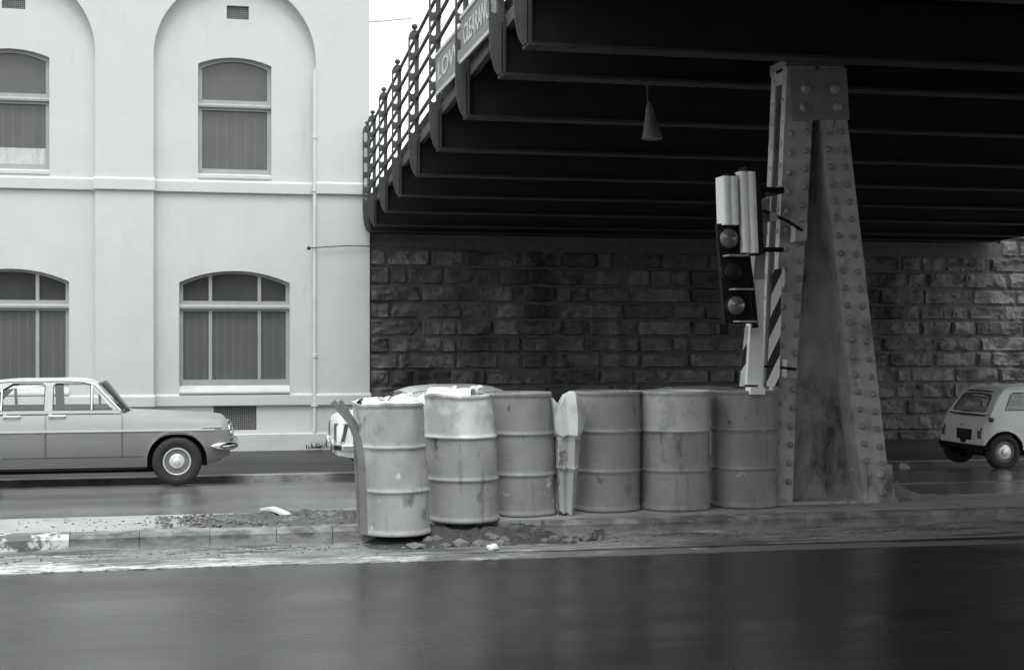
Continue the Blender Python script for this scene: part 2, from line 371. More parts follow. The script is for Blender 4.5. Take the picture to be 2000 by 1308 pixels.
# white edge line along the near road, worn
def ypx(u, v):      # ground depth for a pixel on the near road
    xc = (u-1000)/F; t = CZ / ((v-VH)/F); return (CS - xc*SN)*t, (xc*CS+SN)*t
lt = [(0, 1097, 1122), (150, 1096, 1116), (350, 1092, 1109), (560, 1088, 1102), (750, 1086, 1098), (1000, 1080, 1092), (1300, 1072, 1083), (1600, 1063, 1072), (1990, 1054, 1061)]
b = MB()
pts = []
for u, v0, v1 in lt:
    yf, xf_ = ypx(u, v0); yn, xn = ypx(u, v1); pts.append((xn, yn, yf))
pts = [(-40, pts[0][1]+.2, pts[0][2]+.2)] + pts + [(40, pts[-1][1]-.4, pts[-1][2]-.4)]
def edge_line(i, j):
    x = pts[0][0] + (pts[-1][0]-pts[0][0])*i
    ya_ = lerp_table([(q_[0], q_[1]) for q_ in pts], x); yb_ = lerp_table([(q_[0], q_[2]) for q_ in pts], x)
    ya_ += .012*noise.noise(Vector((x*5, 1, 2))) + .008*noise.noise(Vector((x*19, 1, 2))); yb_ += .05*noise.noise(Vector((x*3, 7, 2))) + .03*noise.noise(Vector((x*14, 7, 2)))
    return Vector((x, ya_+(yb_-ya_)*(0 if j < .6 else 1), .0055 if j > .3 else -.002))
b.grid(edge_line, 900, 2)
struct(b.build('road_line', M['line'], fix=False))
# dirt skin and paint smears between the line and the kerb
b = MB()
def dirt_fn(i, j):
    x = -7 + 20*i; y = 9.72 - 0.012*x + (KY + 0.01 - 9.72 + 0.012*x)*j
    h = 0.004 + max(0, noise.noise(Vector((x*3, y*9, 0)))) * 0.022 * j + .010*noise.noise(Vector((x*14, y*24, 0)))*min(1, j*4) + .006*noise.noise(Vector((x*33, y*44, 0)))*min(1, j*4) + 0.035*max(0, j-0.75)*4*(0.4+0.6*noise.noise(Vector((x*1.7, 3, 1))))
    return Vector((x, y, max(0.0045, h) if j > 0 else -.002))
b.grid(dirt_fn, 620, 24)
M['silt'] = patches(patches(mat('silt', 0.22, 0.8, var=0.5, scale=9, bump=1.0, bscale=50, stretch=(.5, 1.4, 1)), 0.07, 2.6, 0.50, 0.60, (0.35, 2.5, 1)), 0.46, 5, 0.58, 0.68, (0.35, 2.4, 1))
stuff(b.build('roadside_silt', M['silt'], fix=False, smooth=60))
# thin worn lane line on the far carriageway, right of the column
b = MB()
def fl(x0, x1, y, w):
    b.grid(lambda i, j: Vector((x0+(x1-x0)*i, y+w*max(0, j-.1), zfar(y+w*j)+(0.004 if j > 0 else -.004))), 8, 4)
fl(7.5, 40, 15.6, 0.10)
struct(b.build('lane_line', worn_paint('worn lane paint', 0.42, 0.40, 0.60, 2.0, (0.5, 1, 1)), fix=False))

# ------------------------------------------------------------------ building
FY, RY, WY = 24.0, 24.17, 24.27
def WX(u, Y=FY): return at(u, 500, Y).x
def WZ(u, v, Y=FY): return at(u, v, Y).z
BX0, BX1 = -9.2, WX(722)
bay_l, bay_r = WX(300), WX(617); PERIOD = bay_r - WX(186) + (0)
PERIOD = (bay_r - bay_l) + (bay_l - WX(186))
bld = thing('stucco_building', 'white stuccoed two storey building with arched windows beside the bridge', 'building', (BX1-5, FY, -0.345))
def seg_arch(x0, x1, zs, zp, n=14):
    h = zp - zs; w = (x1-x0)/2; r = (w*w + h*h)/(2*h); cx = (x0+x1)/2; cz = zp - r; a0 = math.asin(w/r)
    return [(cx + r*math.sin(-a0 + 2*a0*i/n), cz + r*math.cos(-a0 + 2*a0*i/n)) for i in range(n+1)]
def arch_hole(x0, x1, zb, zs, zp, n=14): return [(x1, zb), (x0, zb)] + seg_arch(x0, x1, zs, zp, n)
front_map = lambda y0: (lambda x, y, d: Vector((x, y0 + d, y)))
z_plinth = WZ(500, 846); z_base = -0.42; ZTOP = 9.0
spring = WZ(459, 113); rad = (bay_r-bay_l)/2
bays = [0, -PERIOD, -2*PERIOD]
holes = [[(bay_r+o, z_plinth-.02), (bay_l+o, z_plinth-.02)] + [((bay_l+bay_r)/2+o - rad*math.cos(math.pi*k/28), spring + rad*math.sin(math.pi*k/28)) for k in range(29)] for o in bays]
b = MB(); b.plate([(BX0, z_base), (BX1, z_base), (BX1, ZTOP), (BX0, ZTOP)], holes, RY-FY, front_map((FY+RY)/2))
facade = b.build('facade', M['stucco'], bld)
md = facade.modifiers.new('round_edges', 'BEVEL'); md.width = 0.07; md.segments = 5; md.limit_method = 'ANGLE'; md.angle_limit = R(50)
for p in facade.data.polygons: p.use_smooth = True
try: facade.data.set_sharp_from_angle(angle=R(35))
except Exception: pass
# recessed wall with window and vent openings
up = dict(x0=WX(387, RY), x1=WX(530, RY), zb=WZ(459, 349, RY), zs=WZ(459, 127, RY), zp=WZ(459, 113, RY))
lo = dict(x0=WX(350, RY), x1=WX(566, RY), zb=WZ(459, 768, RY), zs=WZ(459, 552, RY), zp=WZ(459, 529, RY))
v1 = (WX(443, RY), WX(486, RY), WZ(465, 38, RY), WZ(465, 12, RY)); v2 = (WX(417, RY), WX(501, RY), WZ(459, 840, RY), WZ(459, 792, RY))
rect = lambda x0, x1, z0, z1: [(x0, z0), (x1, z0), (x1, z1), (x0, z1)]
holes = []
for o in bays:
    holes.append(arch_hole(up['x0']+o, up['x1']+o, up['zb'], up['zs'], up['zp']))
    holes.append(arch_hole(lo['x0']+o, lo['x1']+o, lo['zb'], lo['zs'], lo['zp']))
    holes.append(rect(v1[0]+o, v1[1]+o, v1[2], v1[3]))
    holes.append(rect(v2[0]+o, v2[1]+o, v2[2], v2[3]))
b = MB(); b.plate([(BX0+.01, z_base+.01), (BX1-.01, z_base+.01), (BX1-.01, ZTOP-.01), (BX0+.01, ZTOP-.01)], holes, 0.28, front_map(RY+0.14))
b.build('wall', M['stucco'], bld)
b = MB(); b.box((BX0, RY+.285, z_base), (BX1, 36, ZTOP)); b.build('back_walls', M['stucco'], bld)
b = MB(); b.box((BX0-.1, FY-.22, ZTOP), (BX1+.12, 36.1, ZTOP+.35)); b.build('cornice', M['stucco'], bld)
# string courses
def course(v_top, v_bot, name):
    b = MB(); z1, z0 = WZ(459, v_top), WZ(459, v_bot)
    prof = lambda x, y0, y1: [(x, y1, z0+.0), (x, y0+.01, z0), (x, y0, z0+.012), (x, y0, z1-.03), (x, y0+.03, z1), (x, y1, z1+.012)]
    for o in bays: b.prism(prof(bay_l+o+.001, RY-.062, RY+.02), (bay_r-bay_l-.002, 0, 0))
    e = .022
    segs = [(bay_r+e*.2, BX1+.02), (bay_l-(bay_l-WX(186))-e, bay_l+e), (bay_l-PERIOD-(bay_l-WX(186))-e, bay_l-PERIOD+e)]
    for a, c in segs: b.prism(prof(a, FY-.055, FY+.02), (c-a, 0, 0))
    b.build(name, M['stucco'], bld)
course(352, 376, 'string_course'); course(770, 793, 'string_course')
b = MB(); b.prism([(BX0-.01, FY+.03, z_base), (BX0-.01, FY-.05, z_base), (BX0-.01, FY-.045, z_plinth-.02), (BX0-.01, FY-.01, z_plinth), (BX0-.01, FY+.03, z_plinth)], (BX1-BX0+.03, 0, 0))
b.build('plinth', M['stucco_base'], bld)
# recessed strip between plinth top and string course in each bay is the wall itself
def board_pane(x0, x1, z0, z1, y, parent, pitch=0.13, arch=None, boards=True):
    b = MB()
    if arch: b.plate([(x1, z0), (x0, z0)] + seg_arch(x0, x1, arch[0], arch[1], 10), [], 0.012, front_map(y))
    else: b.plate(rect(x0, x1, z0, z1), [], 0.012, front_map(y))
    p = b.build('pane', M['board'], parent)
    if boards:
        b = MB(); x = x0 + pitch*0.6
        while x < x1 - 0.03:
            b.box((x-.0032, y-.0075, z0+.01), (x+.0032, y-.004, z1-.01)); x += pitch
        b.build('batten', M['batten'], parent)
    return p
def upper_window(o, curtain):
    x0, x1 = up['x0']+o, up['x1']+o; m = 0.066
    zt0, zt1, zlb = WZ(459, 217, WY), WZ(459, 197, WY), WZ(459, 331, WY)
    b = MB()
    b.plate(arch_hole(x0, x1, up['zb'], up['zs'], up['zp']),
            [[(x1-m, zt1), (x0+m, zt1)] + seg_arch(x0+m, x1-m, up['zs']-m*.9, up['zp']-m*.8), rect(x0+m, x1-m, zlb, zt0)], 0.06, front_map(WY+.03))
    w = b.build('window', M['joinery'], bld)
    b = MB(); b.prism([(x0, WY-.001, zt0+.04), (x0, WY-.055, zt0+.045), (x0, WY-.06, zt0+.075), (x0, WY-.03, zt0+.10), (x0, WY-.001, zt0+.115)], (x1-x0, 0, 0)); b.build('transom', M['joinery'], w)
    b = MB(); b.prism([(x0, WY-.002, up['zb']), (x0, RY-.02, up['zb']), (x0, RY-.02, up['zb']+.05), (x0, WY-.002, up['zb']+.085)], (x1-x0, 0, 0)); b.build('sill', M['stucco'], w)
    board_pane(x0+m-.01, x1-m+.01, zt1-.01, up['zp']-m, WY+.05, w, arch=(up['zs']-m, up['zp']-m*.7), boards=False)
    board_pane(x0+m-.01, x1-m+.01, zlb-.01, zt0+.01, WY+.05, w, 0.158)
    if curtain:
        b = MB(); zc = WZ(459, 300, WY)
        b.grid(lambda i, j: Vector((x0+m+(x1-x0-2*m)*i, WY+.034+.006*math.sin(i*70), zlb+(zc-zlb)*j)), 90, 1)
        b.build('net_curtain', M['curtain'], w)
def lower_window(o):
    x0, x1 = lo['x0']+o, lo['x1']+o; m = 0.062; wq = (WX(411, RY)+o, WX(507, RY)+o); hw = .028
    zt0, zt1, zlb = WZ(459, 608, WY), WZ(459, 588, WY), WZ(459, 741, WY)
    arc = seg_arch(x0+m, x1-m, lo['zs']-m*.6, lo['zp']-m*.7, 40)
    def top_light(a, c):
        pts = [(x, z) for x, z in arc if a <= x <= c]
        za = min(arc, key=lambda q: abs(q[0]-a))[1]; zc = min(arc, key=lambda q: abs(q[0]-c))[1]
        return [(c, zt1), (a, zt1), (a, za)] + pts[1:-1] + [(c, zc)]
    xs_ = [x0+m, wq[0]-hw, wq[0]+hw, wq[1]-hw, wq[1]+hw, x1-m]
    hs = []
    for k in (0, 2, 4): hs.append(top_light(xs_[k], xs_[k+1])); hs.append(rect(xs_[k], xs_[k+1], zlb, zt0))
    b = MB(); b.plate(arch_hole(x0, x1, lo['zb'], lo['zs'], lo['zp']), hs, 0.06, front_map(WY+.03))
    w = b.build('window', M['joinery'], bld)
    b = MB(); b.prism([(x0, WY-.001, zt0+.03), (x0, WY-.055, zt0+.04), (x0, WY-.06, zt0+.075), (x0, WY-.03, zt0+.10), (x0, WY-.001, zt0+.115)], (x1-x0, 0, 0)); b.build('transom', M['joinery'], w)
    b = MB(); b.prism([(x0, WY-.002, lo['zb']), (x0, RY-.07, lo['zb']-.0), (x0, RY-.07, lo['zb']+.03), (x0, WY-.002, lo['zb']+.13)], (x1-x0, 0, 0)); b.build('sill', M['stucco_base'], w)
    for k in (0, 2, 4):
        board_pane(xs_[k]-.01, xs_[k+1]+.01, zlb-.01, zt0+.01, WY+.05, w, 0.138)
    b = MB(); b.plate([(x1-m, zt1), (x0+m, zt1)] + arc, [], .012, front_map(WY+.05)); b.build('pane', M['glass_dark'], w)
def grille(x0, x1, z0, z1, y, nx, nz):
    b = MB(); hs = []; px, pz = (x1-x0)/nx, (z1-z0)/nz
    for i in range(nx):
        for j in range(nz):
            cx, cz = x0+px*(i+.5), z0+pz*(j+.5); k = .44 if (i+j) % 2 else .38
            hs.append([(cx-px*k, cz), (cx, cz-pz*k), (cx+px*k, cz), (cx, cz+pz*k)])
    b.plate(rect(x0, x1, z0, z1), hs, .02, front_map(y+.05))
    v = b.build('vent_grille', M['vent'], bld)
    b = MB(); b.box((x0, y+.16, z0), (x1, y+.18, z1)); b.build('duct', M['dark'], v)
for k, o in enumerate(bays):
    upper_window(o, k == 1); lower_window(o)
    grille(v1[0]+o, v1[1]+o, v1[2], v1[3], RY, 11, 7); grille(v2[0]+o, v2[1]+o, v2[2], v2[3], RY, 20, 12)
# rain pipe
px = WX(614.5, 24.05)
b = MB(); zt = WZ(614, 136); zb_ = WZ(614, 846)
b.tube([(px, 24.0, zt), (px, 24.0, zb_+.02)], 0.034, 12)
for v in (268, 695): b.lathe([(.036, -.03), (.046, -.025), (.046, .03), (.036, .035)], (px, 24.0, WZ(614, v)), seg=12)
for v in (372, 792): b.box((px-.06, 23.955, WZ(614, v)-.012), (px+.06, 24.06, WZ(614, v)+.012))
b.build('downpipe', M['pipe'], bld, smooth=40)
# wire from the wall to the bridge
p0, p1 = at(603, 485, 23.98), at(722, 481, 23.95); p2 = at(930, 490, 23.9)
b = MB(); path = [p0, p0+Vector((0.02, -.06, 0)), at(640, 482, 23.94), at(680, 480, 23.94), p1, at(820, 485, 23.9), p2]
b.tube(path, .009, 5); b.lathe([(.03, -.02), (.035, 0), (.02, .03)], p0+Vector((0, -.02, 0)), axis='y', seg=8)
tag(b.build('cable', M['wire']), 'thin cable running from the white wall to the bridge underside', 'cable')
# pale bracket arm high on the building corner
b = MB(); a0, a1 = at(722, 43, 24.6), at(803, 36, 24.6); b.tube([a0, a1], .018, 6)
b.build('bracket_arm', M['white'], bld)

# ------------------------------------------------------------------ stone abutment
def stone_wall():
    X0, X1 = BX1+.004, 24.0
    t = thing('stone_wall', 'dark rock faced stone abutment wall under the bridge, streaked with damp', 'wall', (X0+6, 24.1, -0.36))
    b = MB(); b.box((X0, 24.092, -.6), (X1, 34, 3.28)); b.box((14.7, 24.094, 3.28), (X1, 34, 4.6)); b.box((X0, 24.2, 3.27), (14.69, 24.7, 3.835));  b.build('core', M['mortar'], t)
    b = MB(); rnd = random.Random(3); zz = -.5; row = 0
    while zz < 4.55:
        h = .296 + rnd.uniform(-.02, .02); top = min(zz+h, 4.6)
        x = X0 if top < 3.27 else 14.7; first = True
        while x < X1:
            L = rnd.choice((.30, .42, .5, .62, .75, .9, 1.0, 1.15)) if not first or row % 2 else .36
            first = False; x1 = min(x+L, X1)
            parts = [(zz, top)]
            for za, zc_ in parts:
                g = rnd.uniform(.002, .007); zb2, zt2 = za+g*.8, zc_-g*rnd.uniform(.6, 1.4)
                bul = rnd.uniform(.045, .12); nx, nz = max(5, int((x1-x)/.04)), 8; sd_ = rnd.uniform(0, 99)
                tx, tz = rnd.uniform(-.04, .04), rnd.uniform(-.03, .03); cw = rnd.uniform(.012, .035)
                def fn(i, j):
                    wob = .010*noise.noise(Vector((i*6+sd_, j*3, 3))); wz = .010*noise.noise(Vector((i*9*(x1-x), j*2+sd_, 8)))
                    px_, pz_ = x+g+(x1-x-2*g)*i + wob*(1 if 0 < i < 1 else .4), zb2+(zt2-zb2)*j + wz*(1 if 0 < j < 1 else .6)
                    e = max(0, min(min(i, 1-i)*(x1-x)/cw, min(j, 1-j)*(zt2-zb2)/cw, 1.0))**.5
                    n1 = noise.noise(Vector((px_*3.2+sd_, pz_*4.5, sd_))); n2 = noise.noise(Vector((px_*8+sd_, pz_*9, sd_+4))); n3 = noise.noise(Vector((px_*21, pz_*21, sd_)))
                    rdg = 1-abs(n2)*1.6
                    d = e*(bul*(.45+1.0*n1) + .045*rdg*n2 + .055*abs(n2) + .022*n3 + .02) + e*(tx*(i-.5) + tz*(j-.5))
                    return Vector((px_, 24.12 - max(d, 0), pz_))
                b.grid(fn, nx, nz, mi=rnd.choice((0, 0, 1, 1, 2)))
            x = x1
        zz = top; row += 1
    b.build('stone_facing', [M['stone'], M['stone_b'], M['stone_c']], t, smooth=30, fix=False)
    b = MB(); b.box((14.65, 24.0, 4.6), (X1, 34, 4.8)); b.build('coping', M['stone'], t)
    return t
stone_wall()
b = MB(); b.box((2.3, -12, -.5), (14.6, -8, 4.1)); nb = b.build('stone_wall', M['stone']); tag(nb, 'near abutment wall of the bridge, on the street side behind the viewer', 'wall')  # abutment added out of view to keep light from behind off the underside
nbld = thing('unseen_light_block', 'plain dark brick warehouse standing across the street behind the viewer', 'building', (-15, -14, 0))  # added mass behind the camera, shuts out low sky light
b = MB(); b.plate([(-42, -.3), (2.0, -.3), (2.0, 7.6), (-42, 7.6)], [[(-40+4*k, 1.1+z), (-38.2+4*k, 1.1+z), (-38.2+4*k, 3.0+z), (-40+4*k, 3.0+z)] for k in range(10) for z in (0, 3.4)], .3, front_map(-14)); b.build('facade', M['stone_c'], nbld)
b = MB(); b.box((-42, -24, -.3), (2.0, -14.3, 7.5)); b.build('back_walls', M['dark'], nbld)
# ------------------------------------------------------------------ bridge
def Xt(y): return 2.41 + (y-10.57)/13.43*0.31
def Zt(y): return 3.741 - (y-10.57)/13.43*0.446
GY = [10.57, 11.63, 13.5, 15.42, 17.34, 19.26, 21.1, 22.9, 23.86]
GY_near = [8.64, 6.71, 4.78, 2.85, .92, -1.0, -2.9, -4.8, -6.7]
XE = 14.4
bridge = thing('road_bridge', 'dark riveted steel bridge with cross girders and pipe railing overhead', 'bridge', (8, 24, 3.3))
def bridge_map(p): return p
b = MB()
ya, yb = -8.4, 30.0
for (h0, h1, x0, x1) in ((.56, .72, .10, 0.0),):
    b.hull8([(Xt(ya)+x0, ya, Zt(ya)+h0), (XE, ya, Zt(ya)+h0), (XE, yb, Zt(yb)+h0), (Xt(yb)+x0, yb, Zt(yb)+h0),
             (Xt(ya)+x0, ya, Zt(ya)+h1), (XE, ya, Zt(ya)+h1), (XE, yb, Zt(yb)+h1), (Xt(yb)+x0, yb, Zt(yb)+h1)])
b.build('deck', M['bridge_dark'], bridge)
for y in GY + GY_near:
    b = MB(); x0, z0 = Xt(y), Zt(y)
    b.box((x0+.03, y-.008, z0+.012), (XE, y+.008, z0+.56))
    b.box((x0+.03, y-.09, z0+.45), (XE, y+.09, z0+.468))
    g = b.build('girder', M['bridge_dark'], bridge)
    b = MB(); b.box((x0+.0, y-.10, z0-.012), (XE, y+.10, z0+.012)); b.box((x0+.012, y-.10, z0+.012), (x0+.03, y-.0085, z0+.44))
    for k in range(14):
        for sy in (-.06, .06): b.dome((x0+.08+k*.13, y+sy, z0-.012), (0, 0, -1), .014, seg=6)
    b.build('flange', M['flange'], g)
RAILZ = [.70, .955, 1.21, 1.465, 1.72]
def post(y, top_round=False):
    x0, z0 = Xt(y), Zt(y); xl, xr = x0-.098, x0+.032
    outer = [(xr, z0), (x0, z0)] + [(x0 - .098*math.sin(math.pi/2*k/8)**1.0, z0 + .42*(1-math.cos(math.pi/2*k/8))) for k in range(1, 9)]
    outer += [(xl, z0+1.70), (xl+.02, z0+1.76), (xl+.05, z0+1.79), (xr-.01, z0+1.79), (xr, z0+1.78)]
    hs = []
    cx = x0-.050; w = .030
    zs_ = [(.52, .655)] + [(a+.045, c-.045) for a, c in zip(RAILZ, RAILZ[1:])]
    for za, zc in zs_:
        hs.append([(cx - w*math.cos(math.pi*k/6), z0+zc-w + w*math.sin(math.pi*k/6)) for k in range(7)] + [(cx + w*math.cos(math.pi*k/6), z0+za+w - w*math.sin(math.pi*k/6)) for k in range(7)])
    b = MB(); b.plate(outer, hs, .026, lambda x, zz, d: Vector((x, y+d, zz)))
    for z in RAILZ: b.lathe([(.022, -.035), (.034, -.03), (.034, .03), (.022, .035)], (x0+.006, y, z0+z), axis='y', seg=10)
    for z in (.08, .2, .32): b.dome((x0+.012, y-.013, z0+z), (0, -1, 0), .013)
    b.box((x0-.012, y-.05, z0+.012), (x0-.0005, y-.0135, z0+.44))
    p = b.build('railing_post', M['bridge'], bridge)
    b = MB(); b.lathe([(.012, -.02), (.016, 0), (.034, .016), (.041, .036), (.034, .056), (.018, .068), (.005, .072)], (x0-.02, y, z0+1.80), seg=12); b.build('finial', M['bridge'], p, smooth=60)
for y in GY: post(y)
for z in RAILZ:
    b = MB(); b.tube([(Xt(y)+.006, y, Zt(y)+z) for y in (23.9, 17, 10.57, 8.7)], .022, 8); b.build('rail', M['bridge'], bridge, smooth=60)
b = MB()
for ya_, yb_ in ((23.86, 8.7),):
    b.hull8([(Xt(yb_)+.035, yb_, Zt(yb_)+.38), (Xt(yb_)+.095, yb_, Zt(yb_)+.38), (Xt(ya_)+.095, ya_, Zt(ya_)+.38), (Xt(ya_)+.035, ya_, Zt(ya_)+.38),
             (Xt(yb_)+.035, yb_, Zt(yb_)+.50), (Xt(yb_)+.095, yb_, Zt(yb_)+.50), (Xt(ya_)+.095, ya_, Zt(ya_)+.50), (Xt(ya_)+.035, ya_, Zt(ya_)+.50)])
b.build('edge_beam', M['bridge'], bridge)
b = MB(); b.hull8([(XE, ya, Zt(ya)+.0), (XE+.06, ya, Zt(ya)+.0), (XE+.06, 24, Zt(24)), (XE, 24, Zt(24)), (XE, ya, Zt(ya)+1.6), (XE+.06, ya, Zt(ya)+1.6), (XE+.06, 24, Zt(24)+.9), (XE, 24, Zt(24)+.9)])
b.build('parapet', M['bridge_dark'], bridge)

# signs on the railing
def text_mesh(txt, size, fn, width):
    cu = bpy.data.curves.new('tmp', 'FONT'); cu.body = txt; cu.size = size; cu.extrude = .002; cu.align_x = 'CENTER'; cu.align_y = 'CENTER'; cu.offset = .004
    ob = bpy.data.objects.new('tmp', cu); col.objects.link(ob); dg = bpy.context.evaluated_depsgraph_get(); dg.update()
    me = bpy.data.meshes.new_from_object(ob.evaluated_get(dg)); xs = [v.co.x for v in me.vertices]; k = width/(max(xs)-min(xs))
    for v in me.vertices: v.co = fn(v.co.x*k, v.co.y, v.co.z)
    b = MB(); b.bm.from_mesh(me); bpy.data.objects.remove(ob); bpy.data.curves.remove(cu); bpy.data.meshes.remove(me); return b
def sign(y0, y1, txt, label, cut=0.0):
    """board facing -X; its text runs from the far end y1 to the near end y0"""
    ym = (y0+y1)/2; xs_ = Xt(ym)-.03; zb, h = 4.14 - (ym-12.6)*.012, .46; L = y1-y0
    t = thing('railing_sign', label, 'sign', (xs_, ym, zb), 'sign boards on the bridge railing')
    fn = lambda x, y, d: Vector((xs_ + (-d), ym - x, zb + h/2 + y - (-x)*.033*0))
    o = [(-L/2+cut*.25, -h/2), (L/2, -h/2), (L/2, h/2), (-L/2, h/2)] if not cut else [(-L/2+.05, -h/2), (L/2, -h/2+.02), (L/2, h/2), (-L/2, h/2), (-L/2-.01, -h/2+.2)]
    b = MB(); b.plate(o, [], .012, fn); b.build('board', M['sign'], t)
    b = MB(); w = .035
    b.plate([(-L/2+(.05 if cut else 0), -h/2), (L/2, -h/2), (L/2, -h/2+w), (-L/2+(.05 if cut else 0), -h/2+w)], [], .012, lambda x, y, d: fn(x, y, d+.013))
    b.plate([(-L/2, h/2-w), (L/2, h/2-w), (L/2, h/2), (-L/2, h/2)], [], .012, lambda x, y, d: fn(x, y, d+.013))
    b.build('border', M['sign_pale'], t)
    b = text_mesh(txt, .27, lambda x, y, d: fn(x, y, d+.010), L*.80); b.build('lettering', M['sign_pale'], t)
sign(11.72, 13.42, 'CLEARANCE', 'long grey sign board with pale capital lettering, nearest on the railing')
sign(13.60, 15.2, 'LOW', 'shorter word sign with broken lower corner, farther along the railing', cut=1)

# hanging lamp
ly = 12.55; top = Zt(ly)+.56; ap = at(1266, 203, ly); bs = at(1274, 272, ly)
t = thing('hanging_lamp', 'grey conical lamp shade hanging on a cord under the bridge deck', 'lamp', (bs.x, ly, bs.z))
h = ap.z - bs.z
b = MB(); b.lathe([(.092, 0), (.096, .012), (.09, .02), (.028, h-.02), (.02, h), (.01, h+.02)], (bs.x, ly, bs.z), seg=20, fn=lambda p: p+Vector((-.03*p.z/h, 0, 0))); b.build('lamp_shade', M['lamp_shade'], t, smooth=50)
b = MB(); b.tube([(ap.x, ly, ap.z), (ap.x-.01, ly, ap.z+.2), (ap.x-.035, ly, top)], .010, 6); b.build('cord', M['bridge'], t)

# ------------------------------------------------------------------ riveted column
CY = 10.95
colm = thing('bridge_column', 'grey riveted steel column with two splayed legs carrying the bridge', 'column', tuple(at(1620, 985, CY)*1.0))
def q(u, v, dy=0): return at(u, v, CY) + Vector((0, dy, 0))
LEG_L = [(1537, 130), (1500, 985), (1548, 985), (1557, 700), (1578, 400), (1587, 235), (1592, 130)]
LEG_R = [(1600, 130), (1604, 235), (1620, 400), (1643, 600), (1668, 830), (1690, 985), (1742, 985), (1724, 830), (1692, 550), (1655, 235), (1648, 130)]
def leg(poly, rows):
    b = MB(); b.prism([q(u, v) for u, v in poly], (0, .022, 0))
    for (u0, v0, u1, v1, n) in rows:
        for k in range(n):
            tt = k/(n-1); b.dome(q(u0+(u1-u0)*tt, v0+(v1-v0)*tt), (0, -1, 0), .030, .030, mi=1)
    return b
b = leg(LEG_L, [(1545, 262, 1512, 975, 20), (1577, 258, 1540, 940, 20)])
# flank of the left leg, facing the road
b.prism([q(1537, 130, .023), q(1500, 985, .023), q(1500, 985, .085), q(1537, 130, .085)], (.016, 0, 0))
b.prism([q(1537, 130, .225), q(1500, 985, .225), q(1500, 985, .299), q(1537, 130, .299)], (.016, 0, 0))
b.prism([q(1537, 130, .06)+Vector((.09,0,0)), q(1500, 985, .06)+Vector((.09,0,0)), q(1500, 985, .25)+Vector((.09,0,0)), q(1537, 130, .25)+Vector((.09,0,0))], (.012, 0, 0))
for k in range(20):
    tt = (k+.5)/20; p = q(1537+(1500-1537)*tt, 130+(985-130)*tt)
    for dy in (.054, .262): b.dome(p+Vector((0, dy, 0)), (-1, 0, 0), .021, .014)
b.box((q(1537, 130).x, CY+.024, q(1537, 160).z), (q(1537, 130).x+.012, CY+.298, q(1537, 130).z))
b.prism([q(1537, 130, .30), q(1500, 985, .30), q(1548, 985, .30), q(1592, 130, .30)], (0, .022, 0))
b.build('leg', [M['column'], M['rivet']], colm)
b = leg(LEG_R, [(1614, 258, 1692, 900, 20), (1643, 258, 1726, 940, 21)])
inner = [(1604, 235), (1620, 400), (1643, 600), (1668, 830), (1690, 985)]
for (u0, v0), (u1, v1) in zip(inner, inner[1:]):
    b.hull8([q(u0, v0, .023), q(u1, v1, .023), q(u1, v1, .23), q(u0, v0, .23), q(u0, v0, .023)+Vector((.016,0,0)), q(u1, v1, .023)+Vector((.016,0,0)), q(u1, v1, .23)+Vector((.016,0,0)), q(u0, v0, .23)+Vector((.016,0,0))])
    for k in range(int((v1-v0)/26)):
        tt = (k+.5)/((v1-v0)/26); b.dome(q(u0+(u1-u0)*tt, v0+(v1-v0)*tt, .15), (-1, 0, .1), .013, .009)
outer_r = [(1655, 235), (1692, 550), (1724, 830), (1742, 985)]
b.prism([q(1655, 235, .023), q(1742, 985, .023), q(1742, 985, .32), q(1655, 235, .32)], (-.016, 0, 0))
b.build('leg', [M['column'], M['rivet']], colm)
b = MB(); yb_ = .235
P = lambda u, v: at(u, v, CY+yb_)
b.prism([P(1560, 235), P(1515, 978), P(1700, 978), P(1612, 235)], (0, .016, 0)); b.build('web_plate', M['column_web'], colm)
b = MB(); b.prism([q(1541, 138, -.012), q(1546, 236, -.012), q(1658, 234, -.012), q(1652, 134, -.012)], (0, .011, 0))
b.box((q(1537, 134).x, CY+.024, q(1600, 134).z-.02), (q(1652, 134).x, CY+.36, q(1600, 131).z+.06))
for u, v in ((1572, 174), (1629, 174), (1570, 210), (1634, 210)): b.dome(q(u, v, -.012), (0, -1, 0), .043, .036, mi=1, seg=12)
b.build('cap_plate', [M['column_cap'], M['column']], colm)
b = MB(); b.prism([q(1694, 906, -.02), q(1698, 986, -.02), q(1748, 986, -.02), q(1740, 906, -.02)], (0, .019, 0))
for u, v in ((1718, 925), (1721, 960)): b.dome(q(u, v, -.02), (0, -1, 0), .042, .03, seg=10)
b.box((q(1500, 985).x-.04, CY-.03, IZ-.002), (q(1745, 985).x+.03, CY+.42, IZ+.022))
b.build('base_plate', M['column'], colm)

# ------------------------------------------------------------------ traffic signal with its striped boards
SY = 10.62
def s(u, v, dy=0): return at(u, v, SY) + Vector((0, dy, 0))
sig = thing('traffic_light', 'traffic light with dark unlit lenses and pale ribbed lantern backs on the column', 'traffic light', tuple(s(1490, 775)))
def ribbed(u0, u1, v0, v1, lean, depth, nrib):
    """lantern casing with vertical ribs on the side toward the street"""
    b = MB(); a = s(u0, v0); w = s(u1, v0).x - a.x; z0, z1 = s(u0, v1).z, a.z
    prof = []; n = nrib*8
    for k in range(n+1):
        x = w*k/n; prof.append((x, .016*abs(math.sin(math.pi*nrib*k/n))**.6))
    pts = [(x, -d) for x, d in prof] + [(w, depth), (0, depth)]
    b.prism([(a.x+x, SY-.12+d, z1) for x, d in pts], (lean, 0, z0-z1))
    return b
c1 = ribbed(1401, 1430, 347, 441, .012, .16, 2).build('lantern_casing', M['signal_pale'], sig, smooth=30)
c2 = ribbed(1434, 1464, 338, 495, .028, .20, 2).build('lantern_casing', M['signal_pale'], sig, smooth=30)
b = MB(); a = s(1465, 330); e = s(1480, 500)
